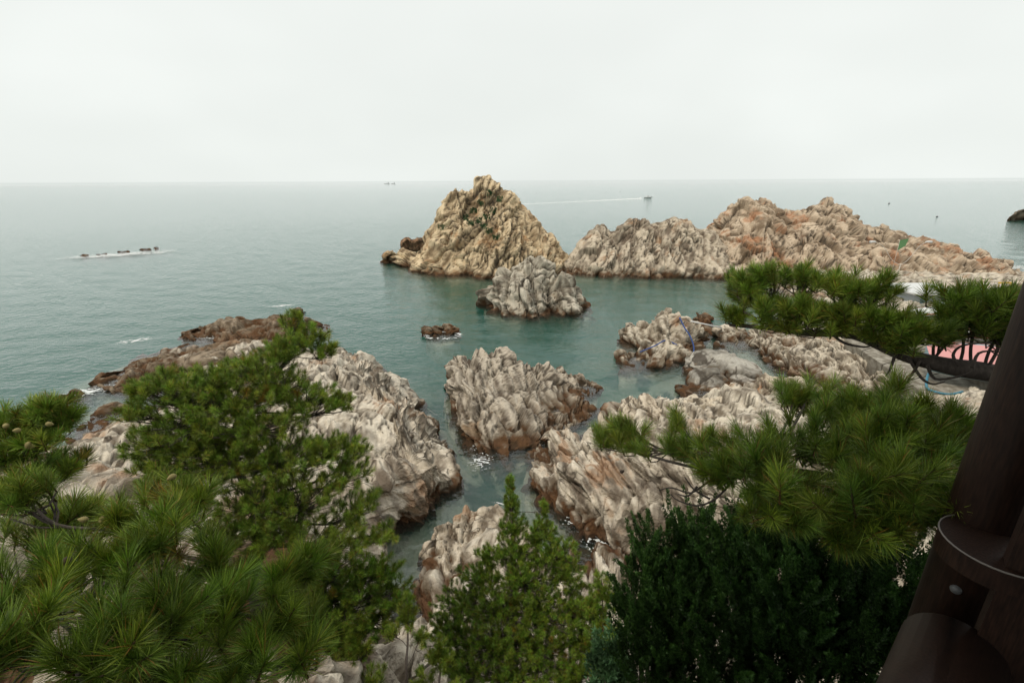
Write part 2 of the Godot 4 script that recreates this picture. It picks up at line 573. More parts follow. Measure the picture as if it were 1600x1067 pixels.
	var st := style(Vector3(28, 22, 30), Vector3(1.05, 5.2, 2.2), 0.72, Color(0.72, 0.655, 0.545), Color(0.20, 0.165, 0.125), Color(0.40, 0.24, 0.14), 0.27, 0.42)
	st.soil = true
	st.gain = 0.7
	st.facet = 0.95
	var nu := 580
	var nv := 560
	var v := PackedVector3Array()
	v.resize(nu * nv)
	for i in nu:
		var s := float(i) / (nu - 1)
		for j in nv:
			v[i * nv + j] = land_point(s, float(j) / (nv - 1))
	var o := put("terrain", roughen(v, nu, nv, st), M.rock)
	tag(o, "pale fractured rock headland sloping down to the sea channel", "terrain", "", "structure")
	var fl := PlaneMesh.new()
	fl.size = Vector2(26000, 15000)
	var so := put("seabed", fl, mat(lin(0.10, 0.12, 0.09)))
	so.position = Vector3(0, -14.0, -7400)
	tag(so, "dark seabed deep under the open water", "seabed", "", "structure")

const LAND_ANG := 1.2
const LAND_Z := 3.0
var land_coarse: PackedFloat32Array
var land_cu: int
var land_cv: int
func land_r(t: float) -> float:
	return 1.0 + 160.0 * (exp(2.6 * t) - 1.0) / (exp(2.6) - 1.0)

func land_point(s: float, t: float) -> Vector3:
	var ang := (s * 2.0 - 1.0) * LAND_ANG
	var r := land_r(t)
	var a := s * (land_cu - 1)
	var b := t * (land_cv - 1)
	var ia := mini(int(a), land_cu - 2)
	var ib := mini(int(b), land_cv - 2)
	var fa := a - ia
	var fb := b - ib
	var k := ia * land_cv + ib
	var h := lerpf(lerpf(land_coarse[k], land_coarse[k + 1], fb), lerpf(land_coarse[k + land_cv], land_coarse[k + land_cv + 1], fb), fa)
	return Vector3(sin(ang) * r, h, LAND_Z - cos(ang) * r)

func land_height(x: float, z: float) -> float:
	var dx := x
	var dz := LAND_Z - z
	var r := sqrt(dx * dx + dz * dz)
	var s := (atan2(dx, dz) / LAND_ANG + 1.0) * 0.5
	var t := log((r - 1.0) / 160.0 * (exp(2.6) - 1.0) + 1.0) / 2.6
	return land_point(clampf(s, 0, 1), clampf(t, 0, 1)).y

func make_rocks() -> void:
	var ochre := style(Vector3(10, 20, -36), Vector3(1.9, 9.0, 4.5), 1.25, Color(0.74, 0.60, 0.40), Color(0.26, 0.19, 0.115), Color(0.44, 0.25, 0.12), 0.26, 0.65)
	var grey := style(Vector3(-15, 0, 18), Vector3(1.0, 5.0, 2.6), 0.62, Color(0.56, 0.50, 0.41), Color(0.13, 0.105, 0.08), Color(0.27, 0.17, 0.09), 0.4, 0.5)
	var ridge := style(Vector3(10, 20, -34), Vector3(1.7, 8.0, 4.0), 1.25, Color(0.64, 0.56, 0.44), Color(0.20, 0.16, 0.12), Color(0.36, 0.22, 0.13), 0.32, 0.65)
	var block := style(Vector3(5, 10, 8), Vector3(2.2, 6.0, 3.4), 1.1, Color(0.60, 0.555, 0.46), Color(0.17, 0.145, 0.11), Color(0.30, 0.20, 0.11), 0.4, 0.5)
	var pink := style(Vector3(0, 30, -16), Vector3(2.8, 6.5, 4.2), 1.3, Color(0.64, 0.525, 0.395), Color(0.23, 0.17, 0.115), Color(0.42, 0.20, 0.10), 0.16, 0.6)
	var knob := style(Vector3(15, 0, 12), Vector3(1.4, 3.0, 2.0), 0.6, Color(0.66, 0.595, 0.485), Color(0.21, 0.17, 0.125), Color(0.36, 0.21, 0.12), 0.3, 0.5)
	var smooth := style(Vector3(0, 20, 70), Vector3(2.4, 8.0, 4.0), 0.34, Color(0.48, 0.46, 0.41), Color(0.17, 0.155, 0.13), Color(0.30, 0.22, 0.14), 0.55, 0.3)
	var darkst := style(Vector3(0, 20, 60), Vector3(1.6, 5.0, 3.0), 0.5, Color(0.28, 0.26, 0.23), Color(0.06, 0.055, 0.05), Color(0.20, 0.14, 0.09), 0.55, 0.5)
	var brown := style(Vector3(10, 30, 62), Vector3(0.9, 5.0, 2.4), 0.62, Color(0.38, 0.31, 0.23), Color(0.085, 0.062, 0.042), Color(0.26, 0.15, 0.08), 0.18, 0.75)
	var slope := style(Vector3(20, 25, 28), Vector3(0.9, 4.4, 1.8), 0.42, Color(0.64, 0.57, 0.46), Color(0.19, 0.155, 0.115), Color(0.36, 0.21, 0.12), 0.32, 0.3)
	var reefst := style(Vector3(10, 30, 62), Vector3(0.7, 2.5, 1.4), 0.12, Color(0.30, 0.24, 0.18), Color(0.08, 0.06, 0.04), Color(0.2, 0.12, 0.07), 0.2, 0.5)
	pink.gain = 0.62
	pink.facet = 1.0
	ridge.gain = 0.7
	ridge.facet = 1.3
	var redrock := style(Vector3(10, 30, 20), Vector3(1.0, 3.0, 2.0), 0.4, Color(0.40, 0.25, 0.15), Color(0.15, 0.085, 0.05), Color(0.32, 0.15, 0.07), 0.05, 0.4)
	redrock.gain = 0.5
	var lowrock := style(Vector3(30, 25, 50), Vector3(1.1, 3.6, 2.0), 0.4, Color(0.64, 0.57, 0.46), Color(0.19, 0.155, 0.115), Color(0.34, 0.2, 0.11), 0.3, 0.3)
	lowrock.gain = 0.42
	smooth.gain = 0.22
	reefst.gain = 0.3
	darkst.gain = 0.45
	smooth.facet = 0.5
	# the tall stack
	rock("sea_stack", "tall ochre pyramid shaped sea stack with green tufts and slanting layers", [
		[604, 406, 604, 397, 124, 0.1, 3], [622, 416, 618, 391, 123, 0.2, 6], [645, 424, 650, 385, 121, 0.2, 9], [668, 428, 668, 352, 120, 0.16, 12], [690, 430, 690, 312, 119, 0.12, 15],
		[712, 431, 712, 295, 119, 0.10, 18], [735, 432, 735, 299, 119, 0.08, 18], [762, 433, 752, 282, 119, 0.06, 18], [790, 433, 772, 284, 119, 0.06, 18], [815, 432, 795, 300, 119, 0.06, 16],
		[840, 431, 825, 330, 119, 0.06, 15], [862, 430, 850, 361, 119, 0.08, 12], [880, 428, 872, 388, 118, 0.1, 9], [897, 425, 893, 412, 117, 0.1, 5]], 0.34, ochre)
	rock("sea_rock", "blocky grey rock split by deep cracks in front of the tall stack", [
		[756, 478, 757, 462, 79, 0.2, 3], [766, 487, 765, 435, 79, 0.28, 5], [785, 491, 783, 414, 79, 0.26, 7], [808, 493, 806, 396, 79, 0.18, 8], [826, 494, 824, 388, 79, 0.16, 8], [845, 494, 838, 392, 79, 0.18, 8],
		[862, 493, 862, 412, 79, 0.28, 7], [878, 492, 880, 420, 79, 0.3, 6], [888, 490, 889, 440, 79, 0.28, 5], [893, 487, 892, 468, 79, 0.2, 3]], 0.22, block)
	rock("sea_rock", "low round rock beside the foot of the blocky grey rock", [
		[884, 490, 887, 478, 78.5, 0.2, 2], [895, 492, 897, 470, 78.5, 0.3, 3], [910, 491, 910, 467, 78.5, 0.3, 3], [922, 488, 920, 474, 78, 0.3, 2], [926, 485, 925, 480, 77.5, 0.2, 1.5]], 0.22, block)
	rock("rock_ridge", "jagged pale brown rock ridge standing in the bay beside the tall stack", [
		[888, 428, 888, 420, 113, 0.1, 4], [900, 430, 899, 385, 115, 0.2, 8], [925, 431, 922, 362, 117, 0.2, 10], [945, 431, 940, 347, 118, 0.16, 12], [965, 431, 958, 357, 118, 0.16, 12], [985, 431, 985, 338, 118, 0.14, 13], [1010, 432, 1004, 341, 118, 0.14, 13],
		[1030, 432, 1018, 350, 118, 0.14, 13], [1050, 433, 1040, 346, 118, 0.14, 13], [1070, 433, 1062, 337, 118, 0.14, 13], [1090, 434, 1083, 355, 117, 0.16, 11], [1115, 435, 1106, 366, 116, 0.16, 10], [1140, 436, 1130, 390, 114, 0.14, 8], [1158, 437, 1155, 418, 112, 0.1, 5]], 0.34, ridge)
	rock("rock_ridge", "broad rust stained rock hill with a rounded double summit behind the pine branch", [
		[1108, 424, 1112, 372, 121, 0.1, 8], [1125, 428, 1124, 340, 123, 0.12, 12], [1150, 432, 1140, 318, 124, 0.12, 15], [1175, 434, 1162, 306, 124, 0.1, 16], [1200, 436, 1190, 305, 124, 0.1, 16], [1225, 438, 1216, 318, 124, 0.1, 16],
		[1245, 439, 1240, 326, 124, 0.1, 15], [1262, 440, 1256, 319, 124, 0.1, 15], [1285, 441, 1285, 319, 124, 0.1, 15], [1310, 442, 1306, 322, 124, 0.1, 15], [1335, 444, 1332, 345, 122, 0.12, 13], [1362, 446, 1358, 366, 120, 0.12, 11], [1392, 450, 1388, 408, 116, 0.1, 8]], 0.36, pink)
	rock("rock_ridge", "long brown rock spur sloping down to the sea behind the flat roofed hut", [
		[1362, 452, 1366, 400, 112, 0.1, 6], [1375, 455, 1372, 352, 116, 0.12, 10], [1400, 456, 1392, 347, 117, 0.12, 12], [1425, 457, 1418, 355, 117, 0.12, 12], [1455, 458, 1452, 368, 116, 0.12, 12], [1490, 459, 1488, 380, 114, 0.12, 11], [1525, 459, 1522, 392, 112, 0.14, 10], [1552, 458, 1552, 402, 111, 0.16, 9], [1578, 456, 1574, 414, 110, 0.14, 7], [1600, 452, 1592, 432, 108, 0.1, 5]], 0.36, pink)
	# islet in the middle of the bay
	rock("sea_rock", "dark creased wedge of rock alone in the water between both promontories", [
		[693, 612, 700, 590, 45, 0.15, 2], [697, 640, 704, 566, 44.5, 0.22, 4], [708, 668, 726, 552, 44, 0.26, 5], [724, 690, 752, 556, 43.5, 0.26, 6], [748, 706, 786, 562, 43, 0.26, 6], [785, 717, 822, 580, 43, 0.26, 6],
		[820, 706, 850, 588, 43, 0.24, 6], [852, 692, 872, 602, 43, 0.22, 5], [882, 677, 890, 616, 43, 0.18, 4], [908, 664, 905, 632, 42, 0.1, 3], [922, 652, 920, 642, 41, 0.05, 2]], 0.13, grey)
	rock("sea_rock", "small low rock off the back of the dark wedge islet", [
		[866, 604, 868, 592, 45.5, 0.1, 2], [890, 618, 884, 588, 46, 0.2, 2], [915, 622, 908, 594, 45.5, 0.25, 2], [930, 618, 926, 600, 45, 0.2, 1.5], [935, 611, 934, 606, 44.6, 0.1, 1]], 0.13, grey)

	rock("sea_rock", "pale lumpy rock with blue ropes lying over it", [
		[966, 532, 972, 512, 60, 0.1, 2], [985, 545, 990, 498, 61, 0.2, 4], [1005, 552, 1015, 496, 61, 0.22, 4], [1030, 556, 1040, 479, 60.5, 0.2, 4], [1055, 560, 1058, 492, 60, 0.22, 4], [1078, 556, 1075, 500, 59.5, 0.24, 4], [1096, 542, 1090, 512, 59, 0.2, 3], [1101, 528, 1098, 520, 59, 0.1, 2]], 0.17, knob)
	rock("sea_rock", "brown weedy rock at the water in front of the roped rock", [
		[968, 577, 970, 560, 52.5, 0.15, 2], [985, 582, 986, 556, 53, 0.2, 2.5], [1010, 577, 1010, 542, 54, 0.25, 3], [1040, 570, 1036, 535, 55, 0.25, 3], [1064, 562, 1060, 536, 56, 0.2, 3], [1078, 552, 1075, 542, 56, 0.1, 2]], 0.15, knob)
	rock("boulder", "smooth grey boulder perched above the inlet, uppermost of the pile", [
		[1070, 578, 1076, 560, 49, 0.1, 2], [1085, 590, 1092, 546, 50, 0.3, 3], [1110, 592, 1115, 544, 50, 0.3, 3], [1138, 590, 1140, 548, 50, 0.3, 3], [1150, 580, 1150, 560, 49.5, 0.2, 2]], 0.14, smooth)
	rock("boulder", "long smooth grey boulder lying under the uppermost one", [
		[1072, 606, 1078, 590, 45.5, 0.1, 1.5], [1085, 614, 1092, 578, 46, 0.35, 2.5], [1112, 612, 1114, 573, 46, 0.4, 2.5], [1132, 606, 1132, 578, 46, 0.35, 2.5], [1140, 600, 1140, 590, 46, 0.2, 1.5]], 0.13, smooth)
	rock("boulder", "broad flat topped boulder leaning on the pale cliff behind the pile", [
		[1128, 598, 1130, 580, 47.5, 0.2, 2], [1145, 604, 1145, 562, 48, 0.35, 3], [1165, 606, 1166, 560, 48, 0.35, 3], [1186, 604, 1184, 570, 47.5, 0.3, 3], [1196, 600, 1194, 584, 47, 0.2, 2]], 0.14, smooth)
	rock("boulder", "dark wet boulder lowest of the pile beside the inlet", [
		[1058, 622, 1062, 608, 43.5, 0.1, 1.5], [1075, 632, 1080, 606, 44, 0.25, 2], [1105, 636, 1108, 602, 44, 0.3, 2.5], [1140, 634, 1142, 596, 44, 0.3, 2.5], [1175, 628, 1172, 596, 44, 0.3, 2], [1192, 620, 1186, 604, 44, 0.2, 2]], 0.13, darkst)
	rock("shore_rock", "rounded pale rock under the pine branch beside the narrow inlet", [
		[1120, 538, 1122, 524, 60, 0.2, 2], [1135, 545, 1136, 515, 61, 0.3, 3], [1160, 546, 1160, 512, 61, 0.3, 3], [1185, 542, 1182, 514, 61, 0.3, 3], [1195, 534, 1192, 522, 61, 0.2, 2]], 0.18, knob)
	rock("shore_rock", "long flat pale rock slab beside the inlet below the quay", [
		[1180, 546, 1184, 526, 58, 0.2, 3], [1195, 562, 1210, 514, 59, 0.2, 4], [1220, 576, 1250, 520, 57, 0.2, 5], [1250, 588, 1292, 530, 54, 0.2, 6], [1275, 602, 1330, 545, 50, 0.16, 6], [1300, 618, 1365, 565, 46, 0.12, 6], [1330, 640, 1395, 590, 42, 0.08, 5]], 0.16, knob)
	rock("sea_rock", "small brown weedy rock between the roped rock and the shore", [
		[1086, 508, 1090, 496, 68, 0.2, 2], [1100, 518, 1100, 488, 68.5, 0.25, 3], [1112, 520, 1110, 492, 68.5, 0.25, 3], [1118, 514, 1116, 502, 68, 0.2, 2]], 0.2, brown)
	rock("sea_rock", "tiny brown rock awash with foam in the middle of the bay", [
		[668, 520, 671, 514, 62.5, 0.2, 1], [677, 526, 678, 509, 63, 0.25, 1.5], [692, 527, 692, 507, 63.5, 0.25, 2], [708, 524, 706, 507, 63.5, 0.25, 1.5], [716, 519, 714, 513, 63, 0.2, 1]], 0.14, brown)
	rock("sea_rock", "pair of small reddish rocks behind the left foot of the tall stack", [
		[627, 381, 629, 379, 146, 0.2, 2], [635, 382, 636, 373, 147, 0.2, 2], [643, 381, 644, 377.5, 147, 0.15, 2], [654, 378, 654, 374, 148, 0.15, 2], [662, 377, 661, 374.5, 148, 0.1, 2]], 0.3, redrock)
	var face := style(Vector3(-8, 10, 24), Vector3(0.95, 5.0, 2.4), 0.5, Color(0.70, 0.635, 0.525), Color(0.19, 0.155, 0.12), Color(0.40, 0.24, 0.14), 0.3, 0.4)
	var rusty := style(Vector3(10, 0, 10), Vector3(0.95, 4.6, 2.4), 0.45, Color(0.68, 0.60, 0.48), Color(0.20, 0.16, 0.115), Color(0.42, 0.22, 0.11), 0.1, 0.4)
	rock("rock_outcrop", "pale creased rock flank dropping into the left side of the channel", [
		[545, 574, 505, 566, 43.5, 0.1, 5], [575, 588, 540, 566, 42.5, 0.12, 6], [612, 606, 572, 578, 39.5, 0.16, 7], [645, 634, 592, 600, 36.5, 0.18, 8], [672, 664, 610, 628, 33.2, 0.2, 8], [696, 698, 628, 658, 30.4, 0.2, 8], [716, 740, 636, 694, 28.0, 0.18, 8],
		[694, 768, 618, 730, 25.4, 0.2, 8], [658, 794, 584, 756, 23.2, 0.22, 8], [624, 820, 548, 778, 21.2, 0.22, 7], [592, 852, 514, 810, 18.6, 0.2, 6], [568, 892, 482, 850, 16.0, 0.18, 5]], 0.085, face, "", "rock", Vector3(-1, 0, -0.12))
	rock("rock_outcrop", "pale creased rock flank on the right side of the channel under the pine bough", [
		[838, 706, 872, 690, 31.6, 0.15, 3], [826, 728, 884, 688, 30.6, 0.2, 4], [828, 752, 908, 686, 29.6, 0.22, 5], [842, 780, 942, 694, 28.2, 0.22, 6], [872, 806, 988, 704, 26.2, 0.2, 6], [908, 826, 1040, 718, 24.2, 0.18, 6], [952, 844, 1092, 738, 22.0, 0.16, 6],
		[1002, 868, 1148, 768, 19.4, 0.14, 6], [1050, 896, 1200, 804, 17.0, 0.12, 5], [1100, 930, 1250, 850, 14.6, 0.1, 4]], 0.075, face, "", "rock", Vector3(1, 0, -0.3))
	rock("rock_outcrop", "rust stained rock ridge with a crumbling crest behind the pine bough", [
		[935, 676, 948, 660, 34.2, 0.1, 2], [955, 690, 962, 648, 34.8, 0.15, 3], [985, 700, 986, 620, 36.4, 0.18, 3], [1025, 708, 1025, 626, 35.6, 0.18, 3], [1065, 714, 1064, 636, 34.2, 0.18, 3], [1100, 718, 1098, 628, 34.6, 0.18, 3], [1145, 722, 1140, 622, 35.0, 0.18, 3], [1190, 724, 1186, 606, 36.2, 0.16, 3], [1232, 724, 1226, 590, 37.6, 0.14, 3], [1262, 712, 1252, 602, 37.2, 0.1, 3]], 0.1, rusty)
	rock("rock_shelf", "brown weathered rock shelf reaching farthest into the open sea", [
		[283, 527, 287, 518.55, 62, 0.2, 2], [300, 534, 305, 511.9, 64, 0.3, 3], [330, 535, 330, 504.0, 66, 0.25, 4], [365, 540, 362, 496.0, 67, 0.22, 5], [400, 548, 400, 500.0, 67, 0.2, 5], [430, 545, 432, 497.0, 68, 0.2, 5], [460, 530, 455, 494.0, 70, 0.16, 5], [470, 500, 466, 487.0, 73, 0.1, 3]], 0.18, brown)
	rock("rock_shelf", "low brown rock shelf around the tidal pool at the sea edge", [
		[142, 604, 146, 596.2, 46, 0.2, 2], [170, 612, 175, 582.0, 48.5, 0.2, 3], [205, 615, 214, 560.0, 51, 0.2, 4], [245, 614, 255, 552.0, 52, 0.2, 4], [290, 610, 300, 544.0, 53, 0.18, 5], [340, 600, 345, 540.0, 54, 0.16, 5], [390, 590, 395, 547.0, 54, 0.14, 5], [440, 575, 440, 552.0, 54, 0.1, 4]], 0.16, brown)
	rock("rock_shelf", "dark brown rock hump on the near side of the tidal pool", [
		[100, 690, 110, 678.3, 37, 0.2, 2], [130, 690, 140, 658.0, 38.5, 0.25, 3], [165, 680, 172, 640.0, 39.5, 0.25, 3], [195, 668, 198, 634.0, 40, 0.25, 3], [212, 650, 210, 638.3, 40.5, 0.2, 2]], 0.14, brown)
	rock("rock_shelf", "flat reddish rock strip awash beyond the tidal pool", [
		[62, 640, 66, 630, 40.5, 0.2, 1], [90, 638, 94, 620, 42, 0.2, 1.5], [115, 632, 118, 614, 43, 0.2, 1.5], [134, 624, 134, 616, 43, 0.2, 1]], 0.16, brown)
	rock("sea_rock", "low dark rocks trailing off the tip of the left promontory", [
		[470, 512, 474, 504, 66, 0.2, 1], [482, 516, 484, 500, 67, 0.2, 1.5], [496, 516, 498, 503, 67, 0.2, 1.5], [512, 518, 511, 507, 66, 0.2, 1]], 0.18, brown)
	rock("shore_rock", "rounded rock with a dark rim in the channel mouth below the pines", [
		[658, 900, 664, 868, 21.4, 0.15, 1.2], [690, 922, 696, 824, 22.6, 0.3, 2], [725, 926, 732, 812, 22.8, 0.25, 2], [765, 925, 772, 808, 22.8, 0.22, 2], [800, 920, 806, 826, 22.2, 0.2, 2], [825, 905, 826, 862, 21.6, 0.1, 1.5]], 0.075, lowrock)
	rock("shore_rock", "stubby rock knob between the creased islet and the right promontory", [
		[862, 690, 866, 676, 33.5, 0.2, 1], [872, 700, 876, 662, 34, 0.3, 1.2], [888, 702, 888, 657, 34, 0.3, 1.2], [900, 694, 897, 668, 34, 0.2, 1]], 0.1, slope)
	rock("sea_rock", "dark pointed rock far out beside the headland", [
		[1582, 340, 1584, 336, 245, 0.2, 4], [1595, 342, 1600, 326, 248, 0.2, 8], [1625, 343, 1630, 318, 250, 0.2, 10], [1660, 342, 1655, 330, 248, 0.2, 6]], 1.0, brown)
	var rk := at_h(185, 395)
	for q in [[131, 400, 6.5], [158, 398, 9], [192, 394, 10], [226, 390, 9], [243, 388, 4]]:
		var x: float = q[0]
		var y: float = q[1]
		var w: float = q[2]
		var d: float = -at_h(x, y).z
		rock("reef_rock", "small dark reef rock with surf breaking around it", [[x - w, y, x - w * 0.9, y - 0.6, d + 1.2, 0.2, 1], [x - w * 0.4, y + 1.2, x - w * 0.3, y - (2.6 if x < 140.0 else 1.3), d + 1.6, 0.2, 1.5], [x + w * 0.3, y + 1.2, x + w * 0.4, y - (1.6 if x < 200.0 else 1.0), d + 1.6, 0.2, 1.5], [x + w, y, x + w * 0.9, y - 0.5, d + 1.2, 0.2, 1]], 0.22, reefst, "reef rocks in the open sea")

# ------------------------------------------------------------------ small mesh tools
func tube(st: SurfaceTool, pts: Array, r0: float, r1: float, sides := 6, bump := 0.0) -> void:
	var n := pts.size()
	var ref := Vector3(0.31, 0.17, 0.94)
	var rings := []
	for i in n:
		var d: Vector3 = ((pts[mini(i + 1, n - 1)] as Vector3) - (pts[maxi(i - 1, 0)] as Vector3)).normalized()
		var a := d.cross(ref).normalized()
		var b := d.cross(a).normalized()
		var r := lerpf(r0, r1, float(i) / (n - 1))
		var ring := []
		for k in sides:
			var t := TAU * k / sides
			var rr := r
			if bump > 0.0: rr *= 1.0 + bump * nw.get_noise_3dv((pts[i] as Vector3) * 6.0 + Vector3(k * 3.1, 0, 0))
			ring.append((pts[i] as Vector3) + (a * cos(t) + b * sin(t)) * rr)
		rings.append(ring)
	for i in n - 1:
		for k in sides:
			var k2 := (k + 1) % sides
			st.add_vertex(rings[i][k]); st.add_vertex(rings[i][k2]); st.add_vertex(rings[i + 1][k])
			st.add_vertex(rings[i][k2]); st.add_vertex(rings[i + 1][k2]); st.add_vertex(rings[i + 1][k])
	for e in [0, n - 1]:
		for k in range(1, sides - 1):
			st.add_vertex(rings[e][0]); st.add_vertex(rings[e][k + (1 if e == 0 else 0)]); st.add_vertex(rings[e][k + (0 if e == 0 else 1)])

func begin() -> SurfaceTool:
	var st := SurfaceTool.new()
	st.begin(Mesh.PRIMITIVE_TRIANGLES)
	return st

func finish(st: SurfaceTool) -> ArrayMesh:
	st.index()
	st.generate_normals()
	return st.commit()

func tube_mesh(pts: Array, r0: float, r1: float, sides := 8, bump := 0.0) -> ArrayMesh:
	var st := begin()
	st.set_smooth_group(0)
	tube(st, pts, r0, r1, sides, bump)
	return finish(st)

func smooth_path(pts: Array, per := 4) -> Array:
	var out := []
	var n := pts.size()
	for i in n - 1:
		for k in per:
			out.append(cr(pts[maxi(i - 1, 0)], pts[i], pts[i + 1], pts[mini(i + 2, n - 1)], float(k) / per))
	out.append(pts[n - 1])
	return out

func quad(st: SurfaceTool, a: Vector3, b: Vector3, c: Vector3, d: Vector3) -> void:
	st.add_vertex(a); st.add_vertex(b); st.add_vertex(c)
	st.add_vertex(a); st.add_vertex(c); st.add_vertex(d)

# box between two corners with a chamfer
func box(st: SurfaceTool, lo: Vector3, hi: Vector3, ch := 0.0) -> void:
	var c := (lo + hi) * 0.5
	var h := (hi - lo) * 0.5
	st.set_smooth_group(-1)
	var e := h - Vector3.ONE * ch
	for ax in 3:
		for s in [-1.0, 1.0]:
			var u := (ax + 1) % 3
			var w := (ax + 2) % 3
			var p := []
			for k in [[-1, -1], [1, -1], [1, 1], [-1, 1]]:
				var q := Vector3.ZERO
				q[ax] = s * h[ax]
				q[u] = k[0] * e[u]
				q[w] = k[1] * e[w]
				p.append(c + q)
			if s > 0: quad(st, p[0], p[3], p[2], p[1])
			else: quad(st, p[0], p[1], p[2], p[3])
	if ch <= 0.0: return
	for ax in 3:
		var u := (ax + 1) % 3
		var w := (ax + 2) % 3
		for su in [-1.0, 1.0]:
			for sw in [-1.0, 1.0]:
				var p := []
				for k in [[-1, 0], [1, 0], [1, 1], [-1, 1]]:
					var q := Vector3.ZERO
					q[ax] = k[0] * e[ax]
					q[u] = su * (h[u] if k[1] == 0 else e[u])
					q[w] = sw * (e[w] if k[1] == 0 else h[w])
					p.append(c + q)
				if su * sw < 0: quad(st, p[0], p[1], p[2], p[3])
				else: quad(st, p[0], p[3], p[2], p[1])

func box_part(called: String, lo: Vector3, hi: Vector3, m: Material, parent: Node, ch := 0.01) -> MeshInstance3D:
	var st := begin()
	box(st, lo, hi, ch)
	return put(called, finish(st), m, parent)

# lathe about y: pairs radius, height
func lathe(prof: Array, sides := 12) -> ArrayMesh:
	var st := begin()
	st.set_smooth_group(0)
	for i in prof.size() - 1:
		for k in sides:
			var a := TAU * k / sides
			var b := TAU * (k + 1) / sides
			var p := Vector3(cos(a) * prof[i][0], prof[i][1], sin(a) * prof[i][0])
			var q := Vector3(cos(b) * prof[i][0], prof[i][1], sin(b) * prof[i][0])
			var r := Vector3(cos(b) * prof[i + 1][0], prof[i + 1][1], sin(b) * prof[i + 1][0])
			var s := Vector3(cos(a) * prof[i + 1][0], prof[i + 1][1], sin(a) * prof[i + 1][0])
			quad(st, p, s, r, q)
	return finish(st)

func ground(p: Vector3) -> Vector3:
	return Vector3(p.x, land_height(p.x, p.z), p.z)

